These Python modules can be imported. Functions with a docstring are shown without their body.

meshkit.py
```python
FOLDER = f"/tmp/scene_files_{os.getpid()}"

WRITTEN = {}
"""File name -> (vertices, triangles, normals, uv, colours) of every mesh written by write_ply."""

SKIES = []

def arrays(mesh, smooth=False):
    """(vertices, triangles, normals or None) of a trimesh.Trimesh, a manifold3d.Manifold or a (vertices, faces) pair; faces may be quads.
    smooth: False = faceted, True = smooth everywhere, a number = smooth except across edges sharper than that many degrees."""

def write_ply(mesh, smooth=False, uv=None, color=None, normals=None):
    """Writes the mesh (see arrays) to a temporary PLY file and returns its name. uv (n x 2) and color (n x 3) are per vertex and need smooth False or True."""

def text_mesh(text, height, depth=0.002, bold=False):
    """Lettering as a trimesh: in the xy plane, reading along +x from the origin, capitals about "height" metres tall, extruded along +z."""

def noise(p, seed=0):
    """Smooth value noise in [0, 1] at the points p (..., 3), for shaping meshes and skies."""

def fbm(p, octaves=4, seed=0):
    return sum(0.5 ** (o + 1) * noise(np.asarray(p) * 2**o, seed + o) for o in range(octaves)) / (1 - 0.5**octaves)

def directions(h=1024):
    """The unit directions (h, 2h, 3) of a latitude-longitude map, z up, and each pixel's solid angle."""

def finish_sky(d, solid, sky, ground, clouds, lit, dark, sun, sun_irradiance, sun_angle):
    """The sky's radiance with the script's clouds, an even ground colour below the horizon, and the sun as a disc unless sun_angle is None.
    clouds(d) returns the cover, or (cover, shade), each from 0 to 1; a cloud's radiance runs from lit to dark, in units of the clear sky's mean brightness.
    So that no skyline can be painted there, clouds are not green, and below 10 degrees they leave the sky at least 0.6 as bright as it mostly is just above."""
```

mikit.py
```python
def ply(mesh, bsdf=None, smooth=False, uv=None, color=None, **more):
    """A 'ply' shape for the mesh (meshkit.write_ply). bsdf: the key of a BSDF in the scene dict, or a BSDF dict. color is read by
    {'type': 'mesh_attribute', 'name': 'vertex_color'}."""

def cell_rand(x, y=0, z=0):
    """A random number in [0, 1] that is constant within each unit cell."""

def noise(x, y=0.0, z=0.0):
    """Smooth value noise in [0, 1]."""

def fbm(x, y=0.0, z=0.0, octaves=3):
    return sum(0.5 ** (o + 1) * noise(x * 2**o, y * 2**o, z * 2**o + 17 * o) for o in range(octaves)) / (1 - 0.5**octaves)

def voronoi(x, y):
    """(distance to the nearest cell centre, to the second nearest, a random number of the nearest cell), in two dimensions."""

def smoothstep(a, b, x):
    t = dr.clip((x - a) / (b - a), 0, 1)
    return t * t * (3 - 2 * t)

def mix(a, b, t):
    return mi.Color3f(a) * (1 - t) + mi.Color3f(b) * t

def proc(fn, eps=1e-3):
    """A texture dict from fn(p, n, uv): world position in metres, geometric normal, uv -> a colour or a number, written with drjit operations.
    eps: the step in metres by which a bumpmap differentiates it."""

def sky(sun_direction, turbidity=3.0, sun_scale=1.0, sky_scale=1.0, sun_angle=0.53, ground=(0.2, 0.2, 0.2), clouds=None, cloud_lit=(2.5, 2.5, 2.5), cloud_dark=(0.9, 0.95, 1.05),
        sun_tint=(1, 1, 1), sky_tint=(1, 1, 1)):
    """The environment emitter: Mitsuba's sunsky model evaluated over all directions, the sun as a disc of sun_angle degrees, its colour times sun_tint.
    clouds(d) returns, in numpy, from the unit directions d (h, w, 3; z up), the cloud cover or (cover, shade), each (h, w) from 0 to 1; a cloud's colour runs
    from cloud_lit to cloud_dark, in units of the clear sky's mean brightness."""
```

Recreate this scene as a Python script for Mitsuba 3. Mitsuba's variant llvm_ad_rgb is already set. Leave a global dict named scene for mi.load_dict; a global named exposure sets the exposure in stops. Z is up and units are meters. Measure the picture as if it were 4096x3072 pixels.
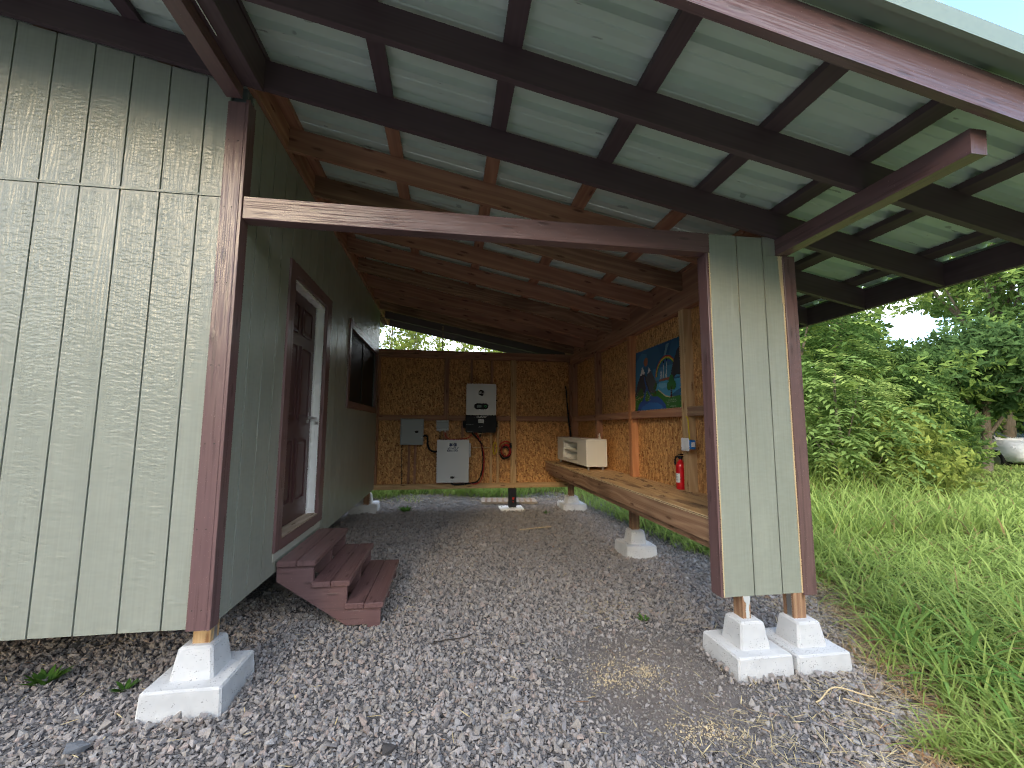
import math, random
import numpy as np, trimesh, manifold3d
import drjit as dr
import mitsuba as mi
import mikit, meshkit
from mikit import proc, noise, fbm, voronoi, smoothstep, mix, cell_rand
from shapely.geometry import Polygon, Point, LineString, box as sbox

T = mi.ScalarTransform4f
rng = np.random.default_rng(11)
random.seed(11)
scene, labels = {'type': 'scene'}, {}

# ------------------------------------------------------------------ camera, sky, exposure
CAM = np.array([1.2308, -2.5716, 1.0754])
FWD = np.array([0.14934978, 0.98330062, 0.10399299]); UP = np.array([-0.02007332, -0.10213575, 0.99456792])
scene['camera'] = {'type': 'perspective', 'fov': 101.57, 'fov_axis': 'x', 'near_clip': 0.02, 'far_clip': 600.0,
                   'to_world': T().look_at(origin=CAM.tolist(), target=(CAM + FWD).tolist(), up=UP.tolist())}

def cloud_cover(d):                      # broken high cloud, darker towards the horizon as an overcast sky is
    n = meshkit.fbm(d / np.maximum(d[..., 2:3] + 0.25, 0.1) * 1.3 + np.array([25.5, 13.5, 3.1]), 5, 4)
    el = d[..., 2]
    cover = np.maximum(np.clip((n - 0.37) / 0.15, 0, 1) * 0.92, np.clip(1 - el / 0.30, 0, 1) * 0.25)
    return cover, np.clip(1.0 - el * 1.15, 0, 1) * 0.85 + np.clip((n - 0.60) * 1.0, 0, 0.15)

scene['sky'] = mikit.sky((-0.40, -1.0, 0.39), turbidity=3.0, sun_scale=0.035, sky_scale=1.0, sun_angle=12.0, sun_tint=(0.98, 1.0, 1.02), sky_tint=(0.90, 0.93, 1.07),
                         clouds=cloud_cover, cloud_lit=(2.9, 2.92, 2.95), cloud_dark=(0.85, 0.9, 0.97), ground=(0.12, 0.13, 0.09))
exposure = 4.75

# ------------------------------------------------------------------ materials
def rgb(*c): return {'type': 'rgb', 'value': list(c)}
def plain(name, c, rough=0.5, spec=0.5, **k):
    scene[name] = {'type': 'twosided', 'bsdf': {'type': 'principled', 'base_color': rgb(*c) if isinstance(c, tuple) else c, 'roughness': rough, 'specular': spec, **k}}
def bumped(name, c, rough, hf, eps, spec=0.5, scale=1.0):
    scene[name] = {'type': 'twosided', 'bsdf': {'type': 'bumpmap', 'arbitrary': proc(hf, eps), 'scale': scale,
                   'bsdf': {'type': 'principled', 'base_color': c if isinstance(c, dict) else rgb(*c), 'roughness': rough, 'specular': spec}}}

# uv on timber: u runs along the board in metres, v across it, both shifted per board
def wood_fn(light, dark, knot, fine=1.0, stain=0.0):
    def fn(p, n, uv):
        u, v = uv.x, uv.y
        w = fbm(u * 0.9, v * 5.0, 1.0, 2)
        ring = 0.5 + 0.5 * dr.sin((v * 70.0 + w * 16.0) * fine)
        streak = fbm(u * 3.0, v * 160.0, 2.0, 2)
        k1, k2, kr = voronoi(u * 1.7, v * 7.0)
        kn = smoothstep(0.11, 0.03, k1)
        t = dr.clip(0.5 * ring * ring + 0.55 * streak, 0, 1)
        c = mix(dark, light, t)
        if stain:
            c = mix(c, [x * 0.42 for x in dark], stain * smoothstep(0.5, 0.72, fbm(u * 1.3, v * 3.0 + 5.0, 4.0, 3)))
        return mix(c, knot, kn * 0.85)
    return fn
def wood_bump(a):
    def fn(p, n, uv):
        return a * (fbm(uv.x * 4.0, uv.y * 180.0, 2.0, 2) + 0.5 * smoothstep(0.12, 0.02, voronoi(uv.x * 1.7, uv.y * 7.0)[0]))
    return fn
bumped('redwood', proc(wood_fn((0.45, 0.245, 0.15), (0.30, 0.14, 0.085), (0.11, 0.045, 0.028), 1.0, 0.3)), 0.7, wood_bump(0.0012), 2e-3, 0.25)
bumped('old_lumber', proc(wood_fn((0.42, 0.26, 0.16), (0.22, 0.12, 0.07), (0.12, 0.06, 0.03), 1.4, 0.5)), 0.75, wood_bump(0.0018), 2e-3, 0.2)
bumped('fresh_lumber', proc(wood_fn((0.62, 0.43, 0.23), (0.47, 0.28, 0.13), (0.22, 0.10, 0.04), 1.2, 0.12)), 0.7, wood_bump(0.001), 2e-3, 0.25)
bumped('orange_lumber', proc(wood_fn((0.56, 0.27, 0.125), (0.40, 0.155, 0.065), (0.2, 0.06, 0.02), 1.3, 0.0)), 0.65, wood_bump(0.001), 2e-3, 0.25)
bumped('grey_lumber', proc(wood_fn((0.46, 0.38, 0.30), (0.30, 0.235, 0.18), (0.12, 0.08, 0.05), 1.2, 0.2)), 0.8, wood_bump(0.0012), 2e-3, 0.2)
def paint_fn(p, n, uv):
    f = fbm(uv.x * 2.0, uv.y * 9.0, 7.0, 3); s = noise(uv.x * 260.0, uv.y * 260.0, 3.0)
    g = fbm(uv.x * 3.0, uv.y * 120.0, 1.0, 2)
    c = mix((0.118, 0.064, 0.065), (0.172, 0.100, 0.099), 0.55 * f + 0.45 * g)
    k1 = voronoi(uv.x * 1.7, uv.y * 7.0)[0]
    c = c * (1 - 0.35 * smoothstep(0.10, 0.03, k1)) * (1 - 0.22 * smoothstep(0.68, 0.78, fbm(uv.x * 3.0, uv.y * 60.0, 12.0, 2)))
    return mix(c, (0.42, 0.30, 0.27), smoothstep(0.93, 0.99, s) * 0.5)
bumped('mulberry_paint', proc(paint_fn), 0.31, wood_bump(0.0022), 2e-3, 0.65)
plain('mulberry_door', (0.075, 0.032, 0.034), 0.36, 0.5)

def shaded_paint_fn(p, n, uv):
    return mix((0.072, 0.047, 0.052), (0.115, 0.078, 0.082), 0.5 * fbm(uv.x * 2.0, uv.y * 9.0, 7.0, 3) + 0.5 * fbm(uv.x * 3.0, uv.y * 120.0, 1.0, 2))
bumped('mulberry_shaded', proc(shaded_paint_fn), 0.55, wood_bump(0.002), 2e-3, 0.3)  # darker copy of the mulberry paint, shade under the roof put into its colour

def siding_h(p, n, uv):
    u, v = uv.x, uv.y                      # u up the board
    swirl = fbm(u * 2.2, v * 16.0, 3.0, 2)
    saw = noise(u * 96.0 + swirl * 4.0, v * 32.0 + swirl * 3.0, 1.0)
    saw2 = noise(u * 130.0, v * 52.0, 8.0)
    grain = 0.5 + 0.5 * dr.sin(v * 260.0 + swirl * 20.0)
    k = 0.65 * smoothstep(0.54, 0.66, fbm(u * 0.7, v * 12.0, 5.0, 2))
    vert = fbm(u * 7.0, v * 150.0, 6.0, 2)
    return 0.0030 * ((1 - k) * (0.52 * saw + 0.36 * saw2 + 0.55 * vert) + k * (0.6 * grain + 0.5 * vert))
def siding_c(p, n, uv):
    f = fbm(uv.x * 1.5, uv.y * 6.0, 2.0, 3)
    g = noise(uv.x * 96.0, uv.y * 32.0, 1.0) * 0.4 + noise(uv.x * 5.0, uv.y * 170.0, 4.0) * 0.6
    return mix((0.252, 0.268, 0.226), (0.300, 0.315, 0.266), f) * (0.91 + 0.18 * g)
bumped('siding_paint', proc(siding_c), 0.29, siding_h, 1.2e-3, 0.5)
plain('siding_groove', (0.12, 0.135, 0.14), 0.7, 0.2)
plain('raw_edge', proc(lambda p, n, uv: mix((0.52, 0.38, 0.21), (0.66, 0.54, 0.34), fbm(p.x * 90.0, p.y * 90.0, p.z * 6.0, 2))), 0.8, 0.2)

def osb_fn(p, n, uv):
    a, b = p.x * 0.93 + p.y * 1.07, p.z
    c = mi.Color3f(0.46, 0.215, 0.075)
    h = mi.Float(0)
    for i, (ang, sx, sy) in enumerate(((0.5, 19.0, 62.0), (-0.7, 17.0, 56.0), (1.35, 21.0, 54.0), (1.75, 16.0, 60.0))):
        ca, sa = math.cos(ang), math.sin(ang)
        x, y = (a * ca + b * sa) * sx + i * 7.3, (-a * sa + b * ca) * sy + i * 3.1
        d1, d2, r = voronoi(x + 0.35 * noise(x * 2, y * 2, i), y)
        on = dr.select(r > 0.52, smoothstep(0.02, 0.12, d2 - d1), 0.0)
        q = dr.clip((r - 0.52) / 0.48, 0, 1)
        g = 0.8 + 0.4 * noise(x * 0.6, y * 7.0, 4.0)
        fl = mix((0.31, 0.120, 0.036), (0.78, 0.45, 0.175), q) * g
        c = mix(c, fl, on * 0.85)
    kk = voronoi(a * 22.0, b * 22.0)
    return mix(c, (0.17, 0.065, 0.02), dr.select(kk[2] > 0.86, smoothstep(0.34, 0.2, kk[0]), 0.0) * 0.8)
plain('osb', proc(osb_fn), 0.62, 0.3)
def ply_fn(p, n, uv):
    g = fbm(p.y * 2.0, p.x * 30.0, 1.0, 3); w = fbm(p.y * 1.6, p.x * 6.0, 3.0, 3)
    ring = 0.5 + 0.5 * dr.sin(p.x * 70.0 + fbm(p.y * 1.2, p.x * 4.0, 6.0, 2) * 30.0)
    c = mix((0.34, 0.20, 0.095), (0.54, 0.35, 0.175), 0.6 * g + 0.4 * ring)
    c = mix(c, (0.17, 0.105, 0.06), smoothstep(0.56, 0.70, w) * 0.8)
    return mix(c, (0.10, 0.07, 0.05), smoothstep(0.66, 0.74, fbm(p.y * 5.0, p.x * 11.0, 9.0, 3)) * 0.7)
plain('plywood_top', proc(ply_fn), 0.7, 0.25)

def conc_c(p, n, uv):
    f = fbm(p.x * 9.0, p.y * 9.0, p.z * 9.0, 3); s = noise(p.x * 170.0, p.y * 170.0, p.z * 170.0)
    c = mix((0.46, 0.465, 0.47), (0.66, 0.665, 0.665), f)
    c = mix(c, (0.23, 0.23, 0.23), smoothstep(0.76, 0.84, s) * smoothstep(0.40, 0.6, noise(p.x * 23.0, p.y * 23.0, p.z * 23.0)) * 0.8)
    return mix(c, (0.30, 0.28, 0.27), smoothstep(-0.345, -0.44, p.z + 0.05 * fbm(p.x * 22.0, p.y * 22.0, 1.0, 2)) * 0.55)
bumped('concrete', proc(conc_c), 0.85, lambda p, n, uv: 0.004 * fbm(p.x * 45.0, p.y * 55.0, p.z * 55.0, 3), 2e-3, 0.2)

def metal_c(p, n, uv):
    f = fbm(p.x * 0.8, p.y * 5.0, 1.0, 3); s = fbm(p.x * 7.0, p.y * 24.0, 4.0, 3)
    c = mix((0.52, 0.62, 0.53), (0.60, 0.69, 0.60), f)
    return mix(c, (0.13, 0.15, 0.12), smoothstep(0.80, 0.84, s) * 0.5)
plain('roof_metal', proc(metal_c), 0.45, 0.4)
plain('trim_metal', (0.24, 0.30, 0.24), 0.4, 0.5)
plain('white_paint', proc(lambda p, n, uv: mix((0.84, 0.85, 0.85), (0.50, 0.52, 0.44), smoothstep(0.60, 0.78, fbm(p.y * 40.0, p.x * 40.0, p.z * 4.0, 3)) * 0.7)), 0.5, 0.4)
plain('primer', (0.42, 0.42, 0.37), 0.6, 0.3); plain('white_metal', (0.70, 0.70, 0.69), 0.4, 0.5); plain('white_plastic', (0.74, 0.74, 0.72), 0.45, 0.5)
plain('cream_laminate', (0.72, 0.70, 0.63), 0.4, 0.5); plain('cream_edge', (0.80, 0.78, 0.72), 0.4, 0.5)
plain('grey_enamel', (0.30, 0.325, 0.32), 0.45, 0.5); plain('light_grey', (0.50, 0.52, 0.52), 0.5, 0.5)
plain('black_plastic', (0.012, 0.012, 0.014), 0.5, 0.18); plain('black_paint', (0.012, 0.012, 0.014), 0.35, 0.5)
plain('dark_glass', (0.010, 0.012, 0.016), 0.08, 0.7); plain('black_screen', (0.012, 0.012, 0.014), 0.55, 0.3); plain('screen', (0.10, 0.13, 0.12), 0.3, 0.5)
plain('green_ring', (0.05, 0.55, 0.12), 0.4, 0.5); plain('navy_print', (0.02, 0.035, 0.10), 0.5, 0.3)
plain('red_gloss', (0.58, 0.012, 0.016), 0.22, 0.6); plain('red_rubber', (0.45, 0.02, 0.015), 0.5, 0.4)
plain('yellow_rubber', (0.62, 0.45, 0.03), 0.5, 0.4); plain('blue_plastic', (0.015, 0.15, 0.42), 0.4, 0.5)
plain('steel', (0.55, 0.55, 0.55), 0.3, 0.5, metallic=0.9); plain('print_grey', (0.30, 0.31, 0.31), 0.6, 0.3)
plain('dark_under', (0.055, 0.045, 0.04), 0.8, 0.2); plain('tyre', (0.02, 0.02, 0.02), 0.8, 0.2)
plain('car_paint', (0.78, 0.79, 0.80), 0.2, 0.5, clearcoat=0.6); plain('car_glass', (0.10, 0.14, 0.17), 0.06, 0.8)
plain('vertex_paint', {'type': 'mesh_attribute', 'name': 'vertex_color'}, 0.5, 0.35)
plain('stone', {'type': 'mesh_attribute', 'name': 'vertex_color'}, 0.85, 0.25)
plain('straw', {'type': 'mesh_attribute', 'name': 'vertex_color'}, 0.8, 0.2)
plain('bark', proc(lambda p, n, uv: mix((0.10, 0.075, 0.05), (0.30, 0.25, 0.19), fbm(p.x * 9.0, p.y * 9.0, p.z * 3.0, 3))), 0.9, 0.1)
for nm, dt, ro in (('leaf', 0.6, 0.32), ('blade', 0.7, 0.5)):
    scene[nm] = {'type': 'principledthin', 'base_color': {'type': 'mesh_attribute', 'name': 'vertex_color'}, 'roughness': ro, 'diff_trans': dt, 'spec_trans': 0.0, 'eta': 1.4}

def ground_c(p, n, uv):
    d1, d2, r = voronoi(p.x * 42.0, p.y * 42.0)
    st = mix((0.11, 0.104, 0.104), (0.22, 0.21, 0.21), r) * smoothstep(0.0, 0.16, d2 - d1)
    f = fbm(p.x * 2.2, p.y * 2.2, 3.0, 3); g = fbm(p.x * 40.0, p.y * 40.0, 9.0, 2)
    soil = mix((0.095, 0.082, 0.075), (0.22, 0.185, 0.165), 0.5 * f + 0.5 * g)
    dd = dr.square((p.x - 2.55) / 0.75) + dr.square((p.y + 0.05) / 0.75)
    c = mix(st, soil, dr.clip(smoothstep(1.25, 0.4, dd + 0.8 * f) , 0, 1))
    edge = dr.maximum(p.x - 3.75 - 0.45 * dr.maximum(p.y + 0.3, 0.0), p.y - 6.3) + 0.5 * (f - 0.5)
    c = mix(c, mix((0.12, 0.095, 0.068), (0.21, 0.17, 0.12), g), smoothstep(-0.45, 0.0, edge))
    return mix(c, mix((0.035, 0.06, 0.012), (0.075, 0.115, 0.025), f), smoothstep(0.2, 0.9, edge))
plain('ground_mat', proc(ground_c), 0.95, 0.1)

# ------------------------------------------------------------------ mesh helpers
def numbered(key):
    if key not in scene and key not in labels: return key
    i = 1
    while f'{key}_{i:03d}' in scene or f'{key}_{i:03d}' in labels: i += 1
    return f'{key}_{i:03d}'
def add(key, mesh, m, smooth=False, **k):
    key = numbered(key); scene[key] = mikit.ply(mesh, m, smooth, **k); return key
def tag(key, label, cat, group=None, kind=None):
    labels[key] = {'label': label, 'category': cat}
    if group: labels[key]['group'] = group
    if kind: labels[key]['kind'] = kind
def struct(key, label=None):
    labels[key] = {'kind': 'structure'}
    if label: labels[key]['label'] = label
def hull(pts):
    return trimesh.PointCloud(np.asarray(pts, float)).convex_hull
def box(x0, x1, y0, y1, z0, z1, bev=0.0):
    if bev <= 0:
        m = trimesh.creation.box((x1 - x0, y1 - y0, z1 - z0)); m.apply_translation(((x0 + x1) / 2, (y0 + y1) / 2, (z0 + z1) / 2)); return m
    P = []
    for sx in (0, 1):
        for sy in (0, 1):
            for sz in (0, 1):
                c = np.array([(x0, x1)[sx], (y0, y1)[sy], (z0, z1)[sz]], float); d = np.array([1 - 2 * sx, 1 - 2 * sy, 1 - 2 * sz]) * bev
                for k in range(3):
                    q = c + d; q[k] = c[k]; P.append(q)
    return hull(P)
def wuv(mesh, axis=None, direction=None):
    """A mesh with its vertices split per face, uv = metres along the board and across it, shifted at random per board."""
    v = np.array(mesh.vertices)[np.array(mesh.faces)]; n = np.cross(v[:, 1] - v[:, 0], v[:, 2] - v[:, 0]); n /= np.linalg.norm(n, axis=1, keepdims=True) + 1e-12
    d = np.zeros(3); 
    if direction is not None: d = np.asarray(direction, float) / np.linalg.norm(direction)
    else: d[axis if axis is not None else int(np.argmax(mesh.extents))] = 1
    c = np.cross(n, d); l = np.linalg.norm(c, axis=1, keepdims=True)
    alt = np.array([0, 0, 1.0]) if abs(d[2]) < .9 else np.array([1.0, 0, 0])
    c = np.where(l > 0.3, c / np.maximum(l, 1e-9), np.cross(d, alt))
    off = rng.random(2) * 40 + 3
    u = v @ d; w = np.einsum('fvk,fk->fv', v, c)
    endg = (l[:, 0] <= 0.3); dd = np.cross(np.cross(d, alt), d)
    u = np.where(endg[:, None], v @ dd * 0.3, u)
    uv = np.stack([u + off[0], w + off[1] + np.round(n @ np.array([1.3, 2.1, 3.7]), 0)[:, None]], -1).reshape(-1, 2)
    return trimesh.Trimesh(v.reshape(-1, 3), np.arange(len(v) * 3).reshape(-1, 3), process=False), uv
def wood(key, mesh, m='redwood', axis=None, direction=None):
    w, uv = wuv(mesh, axis, direction); return add(key, w, m, False, uv=uv)
def hexa(x0, x1, y0, y1, zb, zt):
    """A timber whose lower and upper faces run as zb(x), zt(x)."""
    return hull([(x, y, z(x)) for x in (x0, x1) for y in (y0, y1) for z in (zb, zt)])
def prism(poly, axis, a, b):
    """Extrude a shapely polygon: axis 'y' = polygon in (x, z), 'x' = polygon in (y, z), 'z' = polygon in (x, y)."""
    m = trimesh.creation.extrude_polygon(poly, b - a, engine='earcut'); v = np.array(m.vertices)
    if axis == 'z': v[:, 2] += a; m.vertices = v
    elif axis == 'y': m = trimesh.Trimesh(np.stack([v[:, 0], a + v[:, 2], v[:, 1]], -1), m.faces[:, ::-1], process=False)
    else: m = trimesh.Trimesh(np.stack([a + v[:, 2], v[:, 0], v[:, 1]], -1), m.faces, process=False)
    return m
def rrect(x0, x1, y0, y1, r): return sbox(x0 + r, y0 + r, x1 - r, y1 - r).buffer(r, quad_segs=4)
def tube(pts, r, n=8):
    pts = np.asarray(pts, float); r = np.broadcast_to(r, (len(pts),))
    t = np.gradient(pts, axis=0); t /= np.linalg.norm(t, axis=1, keepdims=True) + 1e-12
    a = np.cross(t, np.where(np.abs(t[:, 2:]) < 0.9, [0, 0, 1.0], [1.0, 0, 0])); a /= np.linalg.norm(a, axis=1, keepdims=True) + 1e-12
    b = np.cross(t, a); g = np.arange(n) * 2 * np.pi / n
    v = pts[:, None] + r[:, None, None] * (np.cos(g)[None, :, None] * a[:, None] + np.sin(g)[None, :, None] * b[:, None])
    i, j = np.meshgrid(np.arange(len(pts) - 1), np.arange(n), indexing='ij')
    q = np.stack([i * n + j, i * n + (j + 1) % n, (i + 1) * n + (j + 1) % n, (i + 1) * n + j], -1).reshape(-1, 4)
    f = np.vstack([q[:, [0, 1, 2]], q[:, [0, 2, 3]]]); L = len(pts) * n; v = np.vstack([v.reshape(-1, 3), pts[0], pts[-1]])
    j = np.arange(n)
    f = np.vstack([f, np.stack([(j + 1) % n, j, np.full(n, L)], -1), np.stack([L - n + j, L - n + (j + 1) % n, np.full(n, L + 1)], -1)])
    return trimesh.Trimesh(v, f, process=False)
def spline(P, n=24):
    P = np.asarray(P, float); from scipy.interpolate import CubicSpline
    s = np.r_[0, np.cumsum(np.linalg.norm(np.diff(P, axis=0), axis=1))]
    return CubicSpline(s, P)(np.linspace(0, s[-1], n))
def cyl(p, q, r, n=16): return tube([p, q], r, n)
def joined(ms): return trimesh.util.concatenate(ms)
def text_on_back(txt, h, x, y, z, bold=False):          # lettering that faces -y
    m = meshkit.text_mesh(txt, h, 0.0015, bold); v = np.array(m.vertices); w = v[:, 0].max()
    return trimesh.Trimesh(np.stack([x - w / 2 + v[:, 0], y - v[:, 2], z + v[:, 1]], -1), m.faces, process=False)

def zg(x, y):
    x, y = np.asarray(x, float), np.asarray(y, float)
    base = -0.43 + 0.0125 * np.clip(y, -3, 8) + 0.018 * (meshkit.fbm(np.stack([x * 0.9, y * 0.9, 0 * x], -1), 3, 5) - 0.5)
    return base + 0.05 * np.clip((x - 3.9 - 0.45 * np.maximum(y + .3, 0)) / 1.5, 0, 1)

# ------------------------------------------------------------------ the ground
xs = np.unique(np.r_[np.linspace(-260, -8, 20), np.linspace(-8, 14, 110), np.linspace(14, 60, 60), np.linspace(60, 320, 20)])
ys = np.unique(np.r_[np.linspace(-260, -6, 20), np.linspace(-6, 12, 90), np.linspace(12, 50, 60), np.linspace(50, 360, 20)])
gx, gy = np.meshgrid(xs, ys, indexing='ij'); gv = np.stack([gx, gy, zg(gx, gy)], -1).reshape(-1, 3)
i, j = np.meshgrid(np.arange(len(xs) - 1), np.arange(len(ys) - 1), indexing='ij'); N = len(ys)
add('ground', (gv, np.stack([i * N + j, (i + 1) * N + j, (i + 1) * N + j + 1, i * N + j + 1], -1).reshape(-1, 4)), 'ground_mat', True)
struct('ground', 'dark gravelly ground running under the building into the green yard')

# ------------------------------------------------------------------ roof
ZB = lambda x: 3.139 - 0.2 * x                    # underside of the rafters
up = lambda h: (lambda x: ZB(x) + h)
R_H, XL, XR = 0.183, -6.5, 4.92
tag('shed_roof', 'shed roof with mulberry rafter tails coloured as in shade and pale green ribbed metal panels over the breezeway', 'roof')
yr = [-0.61 + 0.61 * k for k in range(12)]        # rear faces of the rafters
for k, y in enumerate(yr):
    outside = y < 0.3 or y > 5.0
    inner = 'redwood' if k % 3 else 'old_lumber'
    wood('shed_roof__rafter', hexa(XL, XR if outside else 3.62, y - 0.038, y, ZB, up(R_H)), 'mulberry_shaded' if outside else inner, direction=(1, 0, -.2))
    if not outside: wood('shed_roof__rafter_tail', hexa(3.6205, XR, y - 0.038, y, ZB, up(R_H)), 'mulberry_shaded', direction=(1, 0, -.2))
k = wood('shed_roof__fascia_board', hexa(XL, XR + .04, -1.240, -1.202, ZB, up(R_H)), 'mulberry_paint', direction=(1, 0, -.2))
labels[k] = {'label': 'mulberry painted front fascia board catching the light'}
wood('shed_roof__eave_board', hexa(XR + .001, XR + .04, -1.201, 6.10, lambda x: ZB(XR) - .005, lambda x: ZB(XR) + R_H - .012), 'mulberry_shaded', 1)
PX = [-2.1, -1.385, -0.658, 0.045, 0.795, 1.520, 2.250, 2.975, 3.557, 4.240, 4.79]
for x in PX:
    for (ya, yb, m) in ((-1.200, -0.001, 'mulberry_shaded'), (0.001, 4.84, 'redwood' if x < 3.6 else 'mulberry_shaded'), (4.842, 6.09, 'mulberry_shaded')):
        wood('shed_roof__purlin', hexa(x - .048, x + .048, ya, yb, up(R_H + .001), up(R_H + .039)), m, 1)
# blocking over the two bearing walls
for a, b in zip(yr[:-1], yr[1:]):
    if a < -0.1: continue
    wood('shed_roof__blocking', hexa(-.03, .01, a + .001, b - .039, up(0.002), up(R_H - .002)), 'redwood', 1)
    wood('shed_roof__blocking', hexa(3.52, 3.56, a + .001, b - .039, up(0.002), up(R_H - .002)), 'redwood', 1)
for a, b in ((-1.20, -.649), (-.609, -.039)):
    wood('shed_roof__blocking', hexa(-.034, .085, a + .001, b, up(-.03), up(R_H - .002)), 'mulberry_shaded', 1)
# metal panels: 0.92 m wide sheets with three raised ribs each, lapping along the slope
def panel(y0, y1):
    t, prof = 0.0012, []
    y = y0
    for k in range(4):
        c = y0 + 0.23 * (k + .5)
        if c + .035 > y1: break
        prof += [(c - .042, 0), (c - .026, .040), (c + .026, .040), (c + .042, 0)]
        if k < 3: prof += [(c + .078, 0), (c + .084, .007), (c + .094, .007), (c + .100, 0), (c + .140, 0), (c + .146, .007)] if c + .16 < y1 else []
    prof = [(y0, 0)] + [q for q in prof if q[0] < y1 - .002] + [(y1, 0)]
    P = np.array(prof); xs_ = np.array([XL - .1, 5.02]); V = []
    for h in (0, t):
        for x in xs_:
            for (yy, zz) in P: V.append((x, yy, ZB(x) + R_H + .0405 + zz + h))
    n = len(P); F = []
    for q in range(n - 1):
        F += [[q, q + 1, n + q + 1, n + q], [2 * n + q, 3 * n + q, 3 * n + q + 1, 2 * n + q + 1], [q, 2 * n + q, 2 * n + q + 1, q + 1], [n + q, n + q + 1, 3 * n + q + 1, 3 * n + q]]
    return np.array(V), np.array(F)
py = np.r_[-1.31, np.arange(-1.31 + .92, 6.0, .92), 6.17]
for a, b in zip(py[:-1], py[1:]): add('shed_roof__roof_panel', panel(a, b - .002), 'roof_metal', False)
for y0, y1 in ((-1.335, -1.312), (6.172, 6.195)):
    add('shed_roof__rake_trim', hexa(XL - .1, 5.04, y0, y1, up(R_H + .005), up(R_H + .095)), 'trim_metal')
add('shed_roof__rake_trim', hexa(XL - .1, 5.04, -1.311, -1.243, up(R_H + .030), up(R_H + .034)), 'trim_metal')
add('shed_roof__rake_trim', hexa(XL - .1, 5.04, -1.311, -1.20, up(R_H + .066), up(R_H + .070)), 'trim_metal')
add('shed_roof__drip_edge', hexa(4.962, 4.985, -1.31, 6.17, lambda x: ZB(XR) + .05, lambda x: ZB(XR) + R_H + .02), 'trim_metal')
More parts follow.
